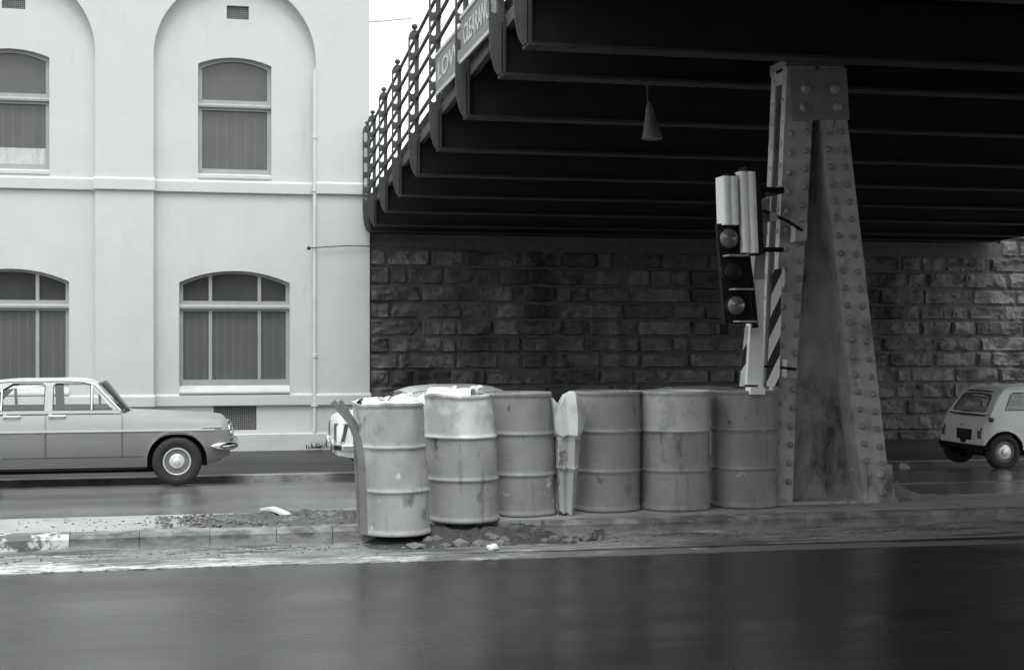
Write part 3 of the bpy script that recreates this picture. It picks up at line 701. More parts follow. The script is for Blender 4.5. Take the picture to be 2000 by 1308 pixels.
b.hull8([s(1464.5, 498, -.11)+Vector((.03,0,0)), s(1478, 498, -.08)+Vector((.03,0,0)), s(1478, 498, .12)+Vector((.03,0,0)), s(1464.5, 498, .12)+Vector((.03,0,0)), s(1464.5, 336, -.11), s(1477, 332, -.08), s(1477, 332, .12), s(1464.5, 336, .12)])
b.box((s(1447, 0).x, SY-.1, s(1447, 338).z), (s(1470, 0).x, SY+.06, s(1447, 328).z)); b.box((s(1412, 0).x, SY-.1, s(1412, 347).z), (s(1428, 0).x, SY+.02, s(1412, 341).z))
b.build('lantern_back', M['signal_dark'], sig)
b = MB()
b.hull8([s(1411, 632, -.06), s(1464, 632, -.06), s(1464, 632, -.0), s(1411, 632, -.0), s(1396, 438, -.06), s(1447, 438, -.06), s(1447, 438, -.0), s(1396, 438, -.0)])
b.box((s(1403, 0).x, SY-.03, s(1403, 652).z), (s(1420, 0).x, SY+.05, s(1403, 633).z))
for (u, v) in ((1420, 501), (1432, 566), (1440, 628)): b.box((s(u-14, v).x, SY-.2, s(u, v).z-.006), (s(u+24, v).x, SY-.062, s(u, v).z+.006), 1)
hd = b.build('signal_head', [M['signal_dark'], M['post_grey']], sig)
for (u, v, r_, m) in ((1416, 467, .084, 'lens'), (1424, 531, .084, 'lens_dark'), (1430, 597, .080, 'lens')):
    b = MB(); b.lathe([(r_*1.12, .02), (r_*1.12, -.02), (r_, -.022)], s(u, v, -.07), axis='y', seg=24, caps=False)
    b.build('lens_ring', M['signal_dark'], hd)
    b = MB(); b.lathe([(r_, 0), (r_*.93, -.018), (r_*.7, -.042), (r_*.4, -.057), (.004, -.064)], s(u, v, -.075), axis='y', seg=24); b.build('lens', M[m], hd, smooth=60)
b = MB(); b.tube([s(1478, 366, .05), s(1535, 372, .05)], .022, 8); b.tube([s(1528, 371, .02), s(1528, 371, .3)], .03, 8); b.build('mounting_arm', M['signal_dark'], sig)
b = MB(); b.tube([s(1474, 487, .02), s(1534, 487, .05)], .02, 8)
b.tube([s(1462, 500, .03), s(1470, 560, .03), s(1478, 640, .03)], .028, 8)
b.build('mounting_arm', M['signal_dark'], sig)
# post
pst = thing('signal_post', 'white painted post leaning on the column behind the drums', 'post', tuple(s(1488, 985)))
b = MB()
b.hull8([s(1470, 752, .12), s(1501, 752, .12), s(1501, 752, .22), s(1470, 752, .22), s(1482, 545, .12), s(1504, 545, .12), s(1504, 545, .22), s(1482, 545, .22)])
b.build('white_section', M['post_white'], pst)
b = MB(); b.hull8([s(1482, 545, .121), s(1504, 545, .121), s(1504, 545, .219), s(1482, 545, .219), s(1493, 430, .121), s(1511, 430, .121), s(1511, 430, .219), s(1493, 430, .219)])
b.prism([s(1488, 396, .10), s(1489, 432, .10), s(1512, 432, .10), s(1514, 382, .10)], (0, .12, 0))
b.build('grey_section', M['post_grey'], pst)
b = MB(); b.hull8([s(1474, 771, .08), s(1502, 771, .08), s(1502, 771, .20), s(1474, 771, .20), s(1474, 757, .08), s(1502, 757, .08), s(1502, 757, .20), s(1474, 757, .20)])
b.build('foot', M['post_white'], pst)
b = MB(); b.tube([s(1500, 410, .08), s(1548, 430, .10), s(1592, 448, .22)], .013, 6); b.build('clamp_bolt', M['signal_dark'], pst)
b = MB(); b.tube([s(1503, 716, .1), s(1530, 717, .12), s(1574, 722, .20)], .012, 6); b.build('clamp_bolt', M['signal_dark'], pst)
b = MB(); b.hull8([s(1573, 468, .20), s(1597, 466, .20), s(1597, 466, .30), s(1573, 468, .30), s(1574, 432, .20), s(1597, 430, .20), s(1597, 430, .30), s(1574, 432, .30)])
b.build('clamp_block', M['column'], pst)
b = MB(); b.hull8([s(1556, 738, .20), s(1577, 738, .20), s(1577, 738, .30), s(1556, 738, .30), s(1557, 703, .20), s(1577, 703, .20), s(1577, 703, .30), s(1557, 703, .30)])
b.build('clamp_block', M['column'], pst)
b = MB(); b.hull8([s(1508, 430, .05), s(1524, 430, .05), s(1524, 430, .10), s(1508, 430, .10), s(1508, 414, .05), s(1524, 414, .05), s(1524, 414, .10), s(1508, 414, .10)])
b.build('clamp_block', M['column'], pst)
# striped boards
def clip(poly, f):
    out = []
    for i in range(len(poly)):
        a, c = poly[i], poly[(i+1) % len(poly)]; fa, fc = f(a), f(c)
        if fa >= 0: out.append(a)
        if fa*fc < 0:
            t_ = fa/(fa-fc); out.append((a[0]+(c[0]-a[0])*t_, a[1]+(c[1]-a[1])*t_))
    return out
def striped(quad, label, dy, slope, period, off, mapping):
    """black board in pixel-like 2-D units with white diagonal stripes standing 2 mm proud"""
    c = mapping(*quad[0])
    t = thing('hazard_board', label, 'hazard board', tuple(mapping(*quad[-2])), 'striped hazard boards on the post')
    b = MB(); b.prism([mapping(*p) for p in quad], (0, .012, 0)); b.build('board', M['black'], t)
    b = MB(); k = -40
    while k < 40:
        l0 = off + k*period; l1 = l0 + period*.52
        f0 = lambda p: (p[1] + slope*p[0]) - l0
        f1 = lambda p: l1 - (p[1] + slope*p[0])
        pl = clip(clip(quad, f0), f1) if True else []
        if len(pl) >= 3: b.prism([mapping(*p)+Vector((0, -.003, 0)) for p in pl], (0, .0025, 0))
        k += 1
    b.build('stripe', M['white'], t)
mpR = lambda u, v: at(u, v, SY+.10) if False else at(u, v, SY+.235)
striped([(1509, 527), (1527, 524), (1522, 754), (1497, 754)], 'taller striped hazard board to the right of the white post', 0, 2.1, 76, 3815, lambda u, v: at(u, v, SY+.10))
striped([(1455, 640), (1469, 630), (1466, 754), (1444, 754)], 'shorter striped hazard board to the left of the white post', 0, 1.6, 74, 3040, lambda u, v: at(u, v, SY+.17))
b = MB(); b.hull8([at(1527.5, 560, SY+.09), at(1532, 560, SY+.09), at(1532, 560, SY+.12), at(1527.5, 560, SY+.12), at(1527.5, 524, SY+.09), at(1533, 527, SY+.09), at(1533, 527, SY+.12), at(1527.5, 524, SY+.12)])
b.build('board_edge', M['post_white'], pst)

# ------------------------------------------------------------------ drums
def drum_mat(k, c, white=None):
    m = mat('drum paint %s' % k, c, 0.5, var=0.2, scale=3.0, bump=0.10, bscale=9, spec=0.4)
    m = patches(m, c*0.45, 2.8, 0.58, 0.76, (1, 1, .5)); m = patches(m, c*.25, 6, .63, .70, (1, 1, .7)); m = patches(m, c*.35, 9, .60, .72, (1.6, 1.6, .12)); m = patches(m, min(.8, c*2.1), 5, .66, .72, (1, 1, 1.3)); m = patches(m, .10, 3.2, .60, .72, (1.5, 1.5, .8))
    m = patches(m, min(.7, c*1.7), 1.6, 0.62, 0.85)
    rnd = random.Random(str(k))
    for n in m.node_tree.nodes:
        if n.type == 'MAPPING': n.inputs['Location'].default_value = (rnd.uniform(-9, 9), rnd.uniform(-9, 9), rnd.uniform(-9, 9))
    return m
H = .95
def drum(u, Yc, r, zb, label, c, lean=(0,0), squash=(1,1), taper=0.0, dents=0.10, seed=0, lid='flat', top_white=None, rot=0.0, yaw_lean=0):
    base = at(u, 1000, Yc); root = thing('steel_drum', label, 'drum', (base.x, Yc, zb), 'steel drums standing in a row on the traffic island')
    rnd = random.Random(seed)
    prof = [(r*.93, 0.004), (r*.985, .0), (r*1.0, .006), (r*1.0, .022), (r*.975, .03)]
    for k in range(1, 14):
        z = .03 + k*(H/3-.03-.02)/14; prof.append((r*.972, z))
    def ring(zc): return [(r*.972, zc-.022), (r*.985, zc-.012), (r*1.012, zc-.004), (r*1.012, zc+.004), (r*.985, zc+.012), (r*.972, zc+.022)]
    prof += ring(H/3)
    for k in range(1, 14): prof.append((r*.972, H/3+.022 + k*(H/3-.044)/14))
    prof += ring(2*H/3)
    for k in range(1, 14): prof.append((r*.972, 2*H/3+.022 + k*(H/3-.052)/14))
    prof += [(r*.972, H-.03), (r*1.0, H-.022), (r*1.005, H-.01), (r*1.0, H), (r*.985, H+.002)]
    def warp(p):
        z = p.z; t = z/H; rad = math.hypot(p.x, p.y); an = math.atan2(p.y, p.x)
        n = noise.noise(Vector((math.cos(an)*1.6+seed*3.1, math.sin(an)*1.6, z*2.6)))
        n2 = noise.noise(Vector((math.cos(an)*4+seed, math.sin(an)*4, z*6+9)))
        k = 1 + dents*(.75*n+.3*n2)*(.35+.65*abs(t-.5)*2 if lid != 'crumple' else .25+.9*t*t)
        k -= taper*t
        x, y = p.x*k*squash[0], p.y*k*squash[1]
        z += (.022*n + .008*n2)*(max(0, t-.8)*5)*(1.0 if lid == 'crumple' else .12)
        return Vector((x + lean[0]*t*t*.5 + lean[0]*t*.5, y + lean[1]*t, z))
    b = MB(); b.lathe(prof, (0,0,0), seg=56, fn=warp, caps=False)
    mt = drum_mat(str(seed), c)
    if top_white: mt = patches(mt, top_white, 2.5, 0.22, 0.40, zlim=(H*2/3+.012, H*2/3-.012)) if False else band_paint(mt, top_white, H*2/3)
    b.build('shell', mt, root, smooth=50, local=True)
    lidm = M['lid']; lead_x, lead_y = lean[0], lean[1]
    b = MB()
    nr, na = 8, 40
    def lidf(i, j):
        rr = r*.985*i; an = 2*math.pi*j; p = Vector((rr*math.cos(an), rr*math.sin(an), H-.018))
        if lid == 'crumple':
            n = noise.noise(Vector((p.x*9+seed, p.y*9, seed*2.0))); n3 = noise.noise(Vector((p.x*4+seed*7, p.y*4, 3)))
            back = max(0, p.y/r)
            p.z += (1-i**4)*(.05*abs(n) + .06*abs(n3) - .02) + .075*back*(1-.6*i)
        elif lid == 'sunk': p.z -= .05*(1-i*i)
        return warp(p)
    b.grid(lidf, nr*2, na*2)
    if lid == 'crumple':
        kill = [f for f in b.bm.faces if noise.noise(Vector((f.calc_center_median().x*8+seed*5, f.calc_center_median().y*8, 7.5))) > .22 and math.hypot(f.calc_center_median().x-lead_x, f.calc_center_median().y-lead_y) < r*.9]
        bmesh.ops.delete(b.bm, geom=kill, context='FACES')
    b.build('lid', lidm, root, smooth=22, local=True, fix=False)
    b = MB(); b.lathe([(r*.96, .012), (.01, .012)], (0,0,0), seg=40, fn=warp); b.build('bottom', M['strip'], root, local=True)
    if lid == 'crumple':
        b = MB()   # torn tongues of sheet standing out of the lid
        for k in range(3):
            a = rnd.uniform(.4, 2.7); c_ = Vector((r*.55*math.cos(a), r*.6*math.sin(a), H-.005)); wv = rnd.uniform(.05, .08); hv = rnd.uniform(.03, .07); dx = Vector((math.cos(a+1.4), math.sin(a+1.4), 0))
            b.grid(lambda i, j: warp(Vector((c_.x, c_.y, H)))*0 + c_ + dx*(i-.5)*wv*2*(1-.5*j) + Vector((.05*j*j, -.09*j, hv*math.sin(j*1.9)+.015*math.sin(i*7))) + Vector((lean[0], lean[1], 0)), 8, 6)
        b.build('torn_flap', lidm, root, smooth=50, local=True, fix=False)
    root.rotation_euler = (0, 0, 0)
    return root
def band_paint(m, c2, z0):
    nt = m.node_tree; b = nt.nodes['Principled BSDF']; src = b.inputs['Base Color'].links[0].from_socket
    tc = nt.nodes.new('ShaderNodeTexCoord'); sx = nt.nodes.new('ShaderNodeSeparateXYZ'); nt.links.new(tc.outputs['Object'], sx.inputs[0])
    r = nt.nodes.new('ShaderNodeMapRange'); r.inputs[1].default_value = z0-.01; r.inputs[2].default_value = z0+.008; nt.links.new(sx.outputs[2], r.inputs[0])
    n = nt.nodes.new('ShaderNodeTexNoise'); n.inputs['Scale'].default_value = 5; n.inputs['Detail'].default_value = 6; nt.links.new(tc.outputs['Object'], n.inputs['Vector'])
    r2 = nt.nodes.new('ShaderNodeMapRange'); r2.inputs[1].default_value = .32; r2.inputs[2].default_value = .55; nt.links.new(n.outputs[0], r2.inputs[0])
    mu = nt.nodes.new('ShaderNodeMath'); mu.operation = 'MULTIPLY'; nt.links.new(r.outputs[0], mu.inputs[0]); nt.links.new(r2.outputs[0], mu.inputs[1])
    mx = nt.nodes.new('ShaderNodeMix'); mx.data_type = 'RGBA'; mx.inputs[7].default_value = g3(c2); nt.links.new(mu.outputs[0], mx.inputs[0]); nt.links.new(src, mx.inputs[6]); nt.links.new(mx.outputs[2], b.inputs['Base Color'])
    return m
M['lid'] = patches(mat('drum lid', .72, .5, var=.2, scale=6), .12, 6, .6, .75)
drum(774, 10.29, .262, .078, 'battered drum at the left end of the row with torn lid', .40, lean=(-.055, 0.02), squash=(.98, 1), dents=.16, seed=1, lid='crumple')
drum(906, 10.58, .276, .122, 'second drum from the left, white painted top and crumpled lid', .36, lean=(-.045, .02), dents=.15, seed=2, lid='crumple', top_white=.72)
drum(1022, 10.88, .272, .122, 'third drum from the left, plain grey and leaning slightly', .32, lean=(-.045, 0), dents=.10, seed=3, lid='sunk')
drum(1184, 11.02, .284, .122, 'grey drum just right of the flattened drum', .29, dents=.07, seed=4, lid='sunk')
drum(1318, 10.97, .293, .122, 'second drum from the column, pale painted upper third', .31, dents=.07, seed=5, lid='sunk', top_white=.52)
drum(1453, 11.02, .286, .122, 'darker drum nearest the column, at the row end', .24, dents=.06, seed=6, lid='flat')
def curl(root, c, L, r_, rz):
    b = MB(); ca, sa = math.cos(rz), math.sin(rz)
    def f(i, j):
        a = math.pi*(1.08*j-.04); x = (i-.5)*L; rr = r_*(1-.25*i+.05*math.sin(9*i))
        p = Vector((x + .03*math.sin(a)*math.sin(5*i), -rr*1.5*math.cos(a), rr*math.sin(a)*(1.0+.2*i)))
        return Vector((c[0]+p.x*ca-p.y*sa, c[1]+p.x*sa+p.y*ca, c[2]+p.z))
    b.grid(f, 12, 14); b.build('torn_flap', M['lid'], root, smooth=40, local=True, fix=False)
def shard(root, pts):
    b = MB(); b.prism([Vector(p) for p in pts], (.004, .006, 0)); b.build('torn_flap', M['lid'], root, local=True)
drums_ = [o for o in bpy.data.objects if o.name.startswith('steel_drum')]
d1_, d2_ = drums_[0], drums_[1]
curl(d2_, (-.09, -.05, H-.03), .36, .085, -.5)
shard(d1_, [(-.27, -.08, H-.03), (-.14, -.16, H-.01), (-.15, -.05, H+.045), (-.24, .0, H+.035)])
shard(d1_, [(-.05, -.18, H-.01), (.13, -.17, H-.01), (.16, -.05, H+.03), (.02, -.02, H+.06), (-.06, -.08, H+.03)])
shard(d1_, [(.10, .02, H-.01), (.20, -.06, H-.01), (.21, .05, H+.07)])
# flattened drum wedged in the row
fy = 10.68
def fz(u, v, dy=0): return at(u, v, fy) + Vector((0, dy, 0))
root = thing('crushed_drum', 'flattened drum squeezed upright between two whole drums', 'drum', tuple(fz(1112, 1006)))
b = MB()
fold = [[(1079, 776, .00), (1091, 793, -.05), (1103, 771, -.02), (1118, 764, -.085), (1131, 778, -.05), (1147, 803, .01)],
        [(1082, 806, .00), (1093, 818, -.06), (1106, 808, -.04), (1121, 806, -.12), (1135, 812, -.05), (1145, 822, .01)],
        [(1086, 846, .00), (1096, 851, -.07), (1108, 848, -.05), (1120, 849, -.13), (1130, 847, -.06), (1138, 845, .01)],
        [(1089, 852, .00), (1097, 856, -.03), (1108, 853, -.02), (1119, 855, -.06), (1127, 853, -.03), (1134, 851, .01)],
        [(1090, 905, .00), (1098, 907, -.04), (1108, 906, -.03), (1117, 907, -.075), (1125, 906, -.04), (1131, 904, .01)],
        [(1089, 912, .00), (1098, 914, -.06), (1108, 913, -.045), (1117, 914, -.095), (1125, 913, -.055), (1132, 911, .01)],
        [(1091, 920, .00), (1098, 922, -.035), (1107, 921, -.02), (1116, 922, -.065), (1123, 921, -.03), (1129, 919, .01)],
        [(1093, 996, .00), (1099, 1002, -.04), (1106, 999, -.015), (1112, 1006, -.06), (1117, 1001, -.03), (1121, 994, .01)]]
front = [[b.bm.verts.new(fz(u, v, d)) for u, v, d in row] for row in fold]
back = [[b.bm.verts.new(fz(u, v, .07 - d*.2)) for u, v, d in row] for row in fold]
for A, sgn in ((front, 1), (back, -1)):
    for r0_, r1_ in zip(A, A[1:]):
        for k in range(5): b.bm.faces.new((r0_[k], r0_[k+1], r1_[k+1], r1_[k]))
for k in range(5):
    b.bm.faces.new((front[0][k], front[0][k+1], back[0][k+1], back[0][k])); b.bm.faces.new((front[-1][k], front[-1][k+1], back[-1][k+1], back[-1][k]))
for r0_, r1_, B0, B1 in zip(front, front[1:], back, back[1:]):
    for k in (0, 5): b.bm.faces.new((r0_[k], r1_[k], B1[k], B0[k]))
b.build('shell', band_paint(drum_mat('flat', .45), .74, .60), root, smooth=14)

# bent strips leaning on the first drum
def strip_path(pts, w, tck, label, dy=0):
    pp = [at(u, v, y) for u, v, y in pts]; b = MB(); b.tube(pp, 0, rect=(tck, w))
    o = b.build('bent_strip', M['strip']); me = o.data; loc = pp[-1]; me.transform(Matrix.Translation(-loc)); o.location = loc
    return tag(o, label, 'metal strip', 'bent metal strips beside the first drum')
strip_path([(650, 783, 9.98), (664, 801, 9.98), (684, 826, 9.98), (699, 858, 9.98), (706, 900, 9.98), (709, 960, 9.99), (711, 1042, 10.0)], .035, .05, 'long bent steel strip splayed outward beside the leftmost drum')
strip_path([(664, 782, 10.04), (676, 800, 10.04), (695, 832, 10.04), (697, 880, 10.05), (700, 940, 10.05), (704, 1030, 10.06)], .03, .045, 'inner bent steel strip pressed between outer strip and leftmost drum')

# ------------------------------------------------------------------ rubble and scraps
b = MB()
xa, xb = at(330, 1020, 10.9).x, at(720, 1020, 10.6).x
def mound(i, j):
    x = xa + (xb-xa+.1)*i; y = KY+.05 + (IY1-.05-KY)*j
    e = min(1, i*2.2, (1-i)*8)*math.sin(math.pi*min(max(j, 0), 1))**.6
    ridge = .35+.65*max(0, 1-abs(j-.62)*2.4)
    n = noise.noise(Vector((x*6, y*6, 1))) ; n2 = noise.noise(Vector((x*22, y*22, 5))); n3 = noise.noise(Vector((x*50, y*50, 5)))
    return Vector((x, y, IZ-.008 + max(0, e*ridge*(.045 + .04*n + .028*n2 + .014*n3))))
b.grid(mound, 150, 60)
stuff(b.build('rubble_dirt', M['dirt'], smooth=40, fix=False))
def bits(n, region, sz, seed, name, m):
    rnd = random.Random(seed); b = MB()
    for k in range(n):
        x, y, z = region(rnd); r_ = sz*rnd.uniform(.35, 1.0)**1.5
        tmp = bmesh.ops.create_icosphere(b.bm, subdivisions=1, radius=r_)
        sx, sy_, sz_ = rnd.uniform(.7, 1.7), rnd.uniform(.7, 1.4), rnd.uniform(.4, .9)
        for v in tmp['verts']:
            v.co = Vector((v.co.x*sx*rnd.uniform(.8, 1.2), v.co.y*sy_*rnd.uniform(.8, 1.2), v.co.z*sz_*rnd.uniform(.8, 1.2))) + Vector((x, y, z + r_*sz_*.4))
    return stuff(b.build(name, m))
b = MB()
def spoil(i, j):
    x = XB0-.12 + (XB1-XB0+.3)*i; y = 9.93 + .62*j
    e = min(1, i*6, (1-i)*6)
    n = noise.noise(Vector((x*5, y*5, 11))); n2 = noise.noise(Vector((x*17, y*17, 5))); n3 = noise.noise(Vector((x*45, y*45, 5)))
    return Vector((x, y, .004 + max(0, min(1, j*1.35)**1.3*e*(.082 + .03*n + .026*n2 + .012*n3))))
b.grid(spoil, 110, 50)
stuff(b.build('broken_kerb_rubble', M['dirt_dark'], smooth=35, fix=False))
bits(420, lambda r: (r.uniform(xa-.1, xb), r.triangular(KY+.16, IY1-.05, 11.0), IZ+.008), .020, 11, 'rubble_stones', M['stone_bits'])
bits(1500, lambda r: (r.uniform(-4.5, 6), KY-.01-abs(r.gauss(0, .22)), .006), .013, 12, 'gutter_grit', M['stone_bits'])
bits(110, lambda r: (xa - abs(r.gauss(0, .7)), r.uniform(KY+.2, IY1-.05), IZ-.003), .010, 13, 'island_grit', M['stone_bits'])
bits(60, lambda r: (r.uniform(1.35, 2.9), r.uniform(9.95, 10.3), .005), .06, 14, 'broken_concrete', M['stone_bits'])
def slab(name, pts, th, m, label, cat):
    b = MB(); b.prism([Vector(p) for p in pts], (0, 0, th)); o = b.build(name, m); loc = Vector(pts[0]); o.data.transform(Matrix.Translation(-loc)); o.location = loc
    return tag(o, label, cat)
def gz(u, v, z):       # pixel to point on level z
    xc = (u-1000)/F; t_ = (CZ-z)/((v-VH)/F); return Vector(((xc*CS+SN)*t_, (CS-xc*SN)*t_, z))
p0, p1 = at(515, 993, 11.1), at(564, 1006, 10.95)
b = MB(); b.tube([p0, p0.lerp(p1, .3)+Vector((0, 0, .02)), p0.lerp(p1, .6)+Vector((0,0,.015)), p1], 0, rect=(.09, .018)); o = b.build('splintered_board', M['pale']); o.data.transform(Matrix.Translation(-p0)); o.location = p0
tag(o, 'short pale splintered board sticking up from the rubble heap', 'board')
p0, p1 = at(560, 1002, 11.33), at(700, 993, 11.3)
b = MB(); b.hull8([p0+Vector((0,-.02,-.04)), p1+Vector((0,-.02,-.05)), p1+Vector((0,.1,-.05)), p0+Vector((0,.1,-.04)), p0+Vector((0,-.02,0)), p1+Vector((0,-.02,0)), p1+Vector((0,.1,0)), p0+Vector((0,.1,0))]); o = b.build('kerb_plank', M['plank'])
o.data.transform(Matrix.Translation(-p0)); o.location = p0; tag(o, 'long dark plank lying along the far island edge behind the rubble', 'plank')
a = gz(425, 1058, .012)
slab('paper_scrap', [a+Vector((-.07, 0, 0)), a+Vector((.16, .02, 0)), a+Vector((.02, .07, .012)), a+Vector((-.06, .06, .012))], .012, M['white'], 'thin white scrap lying against the kerb foot left of the drums', 'scrap')
a = gz(962, 1074, .005)
b = MB(); b.lathe([(.03, 0), (.046, .01), (.046, .03), (.03, .042)], (0,0,0), seg=10, fn=lambda p: Vector((p.x*1.0, p.y*.8, p.z + .006*math.sin(p.x*90)))); o = b.build('crumpled_cup', M['white'], smooth=50); o.location = a
tag(o, 'crumpled white cup lying on the road in front of the drums', 'cup')
a = gz(1165, 1055, .005)
def brick(c, d, rz, label, m='stone_bits'):
    b = MB(); tmp = bmesh.ops.create_cube(b.bm, size=1)
    for v in tmp['verts']: v.co = Vector((v.co.x*d[0]*random.uniform(.8, 1.1), v.co.y*d[1]*random.uniform(.8, 1.1), v.co.z*d[2]*random.uniform(.8, 1.1)+d[2]/2))
    bmesh.ops.bevel(b.bm, geom=list(b.bm.edges), offset=min(d)*.2, segments=2, affect='EDGES')
    o = b.build('concrete_lump', M[m]); o.location = c; o.rotation_euler = (0, 0, rz)
    return tag(o, label, 'lump')
brick(a, (.13, .1, .085), .3, 'dark squarish lump at the kerb foot below the flattened drum')
brick(gz(1000, 1048, .005), (.20, .14, .12), -.3, 'pale rough lump on the road under the third drum')
brick(gz(1048, 1052, .005), (.12, .1, .09), .6, 'small wedge shaped lump right of the pale rough lump')
# strip debris right of the column
pp = [at(1745, 940, 11.0), at(1752, 955, 11.0), at(1775, 968, 11.0), at(1800, 975, 11.0), at(1860, 977, 11.0), at(1925, 983, 11.0)]
b = MB(); b.tube(pp, 0, rect=(.02, .09)); b.tube([p+Vector((0, -.08, .0)) for p in (at(1752, 980, 11.0), at(1790, 987, 11.0), at(1830, 988, 11.0), at(1900, 988, 11.0))], 0, rect=(.015, .05))
b.tube([at(1790, 968, 11.05), at(1825, 966, 11.05), at(1850, 972, 11.05)], .012, 6)
tag(b.build('bent_rail', M['strip']), 'bent strip of metal trailing on the island right of the column foot', 'metal strip')
pp = gz(1768, 908, -.52); pp = at(1757, 906, 20.6)
b = MB(); b.tube([at(1758, 908, 20.9), at(1768, 911, 20.9), at(1775, 915, 20.9), at(1772, 920, 20.9)], 0, rect=(.03, .09))
tag(b.build('paper_litter', M['post_white']), 'pale crumpled litter in the far gutter right of the column', 'litter')
# weeds by the pipe foot
b = MB(); rnd = random.Random(5); wb = at(616, 872, 23.9)
for k in range(34):
    x = wb.x + rnd.gauss(0, .09); y = 23.93 - abs(rnd.gauss(0, .03)); hgt = rnd.uniform(.03, .12); dx = rnd.gauss(0, .05); w = .008
    p = [Vector((x-w, y, FPZ1-.01)), Vector((x+w, y, FPZ1-.01)), Vector((x+dx*.6+w*.7, y-.02, FPZ1+hgt*.6)), Vector((x+dx, y-.04, FPZ1+hgt))]
    vs = [b.bm.verts.new(c) for c in p]; b.bm.faces.new(vs)
tag(b.build('weed_tuft', M['weed'], fix=False), 'small dark weed growing at the foot of the rain pipe', 'weed')

# ------------------------------------------------------------------ cars
def car(name, label, P, loc, paint1, paint2=None, group=None):
    """saloon shell lofted from width / height tables; x forward, z up from the road"""
    root = thing(name, label, 'car', loc, group)
    paint2 = paint2 or paint1
    xr, xf = P['xr'], P['xf']; wheels = P['wheels']; ra = P['arch_r']; zc = P['wheel_r']
    gaps = P.get('gaps', [])
    xs = set()
    x = xr
    while x < xf: xs.add(round(x, 4)); x += .05
    xs |= {xr, xr+.015, xr+.035, xf-.035, xf-.015, xf}
    for g in gaps: xs |= {g-.012, g-.005, g+.005, g+.012}
    for wx in wheels:
        for k in range(25):
            xx = wx - ra*math.cos(math.pi*k/24)
            if xr < xx < xf: xs.add(round(xx, 4))
        xs |= {wx-ra-.003, wx+ra+.003}
    xs = sorted(x for x in xs if xr <= x <= xf)
    xs = [x for i, x in enumerate(xs) if i == 0 or x - xs[i-1] > .0015]
    NZ, NY = 16, 8
    zs0 = lambda x: lerp_table(P['sill'], x)
    def arch(x):
        z = zs0(x)
        for wx in wheels:
            d = abs(x-wx)
            if d < ra: z = max(z, zc + P.get('arch_k', 1)*ra*max(0, 1-(d/ra)**P.get('arch_p', 2))**.5)
        return z
    def hw(x, z):
        s0, s1 = zs0(x), smooth_table(P['shoulder'], x); t = (z-s0)/(s1-s0)
        h = smooth_table(P['width'], x)*smooth_table(P['prof'], t)
        for wx in wheels:
            d = math.hypot(x-wx, z-zc)
            if ra <= d < ra+.05: h += .012*(1-(d-ra)/.05)
        for g in gaps:
            if abs(x-g) < .006 and z > P['sill_line']: h -= .02
        return h
    bodies = {}
    def mesh_for(key):
        if key not in bodies: bodies[key] = (MB(), {})
        return bodies[key]
    def vert(key, p):
        b, d = mesh_for(key); k = (round(p.x, 4), round(p.y, 4), round(p.z, 4))
        if k not in d: d[k] = b.bm.verts.new(p)
        return d[k]
    c0, c1 = P['cabin']
    secs = []
    for x in xs:
        zb, sh, tp = arch(x), smooth_table(P['shoulder'], x), smooth_table(P['top'], x)
        side = []
        tl = P['trim_z']; zl = [zb+(sh-zb)*k/NZ for k in range(NZ+1)]
        if P.get('two_tone') and zb < tl < sh:
            kk = min(range(1, NZ), key=lambda k: abs(zl[k]-tl)); zl[kk] = tl
        side = [Vector((x, hw(x, z), z)) for z in zl]
        h1 = side[-1].y
        topp = [Vector((x, h1*(1-k/NY), sh + (tp-sh)*(1-(1-k/NY)**2.6))) for k in range(1, NY+1)]
        secs.append((x, side, topp))
    doors = P.get('doors', [])
    for (xa_, sa, ta), (xb_, sb, tb) in zip(secs, secs[1:]):
        xm = (xa_+xb_)/2
        for k in range(NZ):
            zm = (sa[k].z+sb[k].z+sa[k+1].z+sb[k+1].z)/4
            key = 'body'
            for di, (d0, d1) in enumerate(doors):
                if d0 < xm < d1 and zm > P['sill_line']: key = 'door%d' % di
            for sg in (1, -1):
                q_ = [Vector((p.x, p.y*sg, p.z)) for p in (sa[k], sb[k], sb[k+1], sa[k+1])]
                kk = key + ('n' if sg < 0 else 'f') if key != 'body' else key
                vs = []
                for p in q_:
                    v = vert(kk, p)
                    if v not in vs: vs.append(v)
                if len(vs) >= 3:
                    try:
                        f = mesh_for(kk)[0].bm.faces.new(vs if sg > 0 else vs[::-1]); f.material_index = 1 if zm < P['trim_z'] else 0; f.smooth = True
                    except ValueError: pass
        if not (c0 < xm < c1):
            ra_ = [sa[-1]]+ta; rb_ = [sb[-1]]+tb
            for k in range(NY):
                for sg in (1, -1):
                    q_ = [Vector((p.x, p.y*sg, p.z)) for p in (ra_[k], rb_[k], rb_[k+1], ra_[k+1])]; vs = []
                    for p in q_:
                        v = vert('body', p)
                        if v not in vs: vs.append(v)
                    if len(vs) >= 3:
                        try:
                            f = mesh_for('body')[0].bm.faces.new(vs if sg > 0 else vs[::-1]); f.material_index = 0; f.smooth = True
                        except ValueError: pass
    for end in (secs[0], secs[-1]):
        loop = end[1] + end[2]; vs = []
        for p in loop + [Vector((p.x, -p.y, p.z)) for p in loop[-2::-1]]:
            v = vert('body', p)
            if v not in vs: vs.append(v)
        try: mesh_for('body')[0].bm.faces.new(vs)
        except ValueError: pass
    body = None; dparts = {}
    for key, (b, d) in sorted(bodies.items()):
        o = b.build('body' if key == 'body' else 'door', [paint1, paint2], root, local=True, smooth=42)
        if key == 'body': body = o
        else: dparts[key] = o
    # greenhouse: pillars and frames as one plate per side, leaning in
    gh = P['house']; zb_, zt_ = P['belt'], P['roof_z']
    yb_, yt_ = P['belt_y'], P['roof_y']
    def yy(z): return yb_ + (yt_-yb_)*((z-zb_)/(zt_-zb_))**1.25 if z > zb_ else yb_
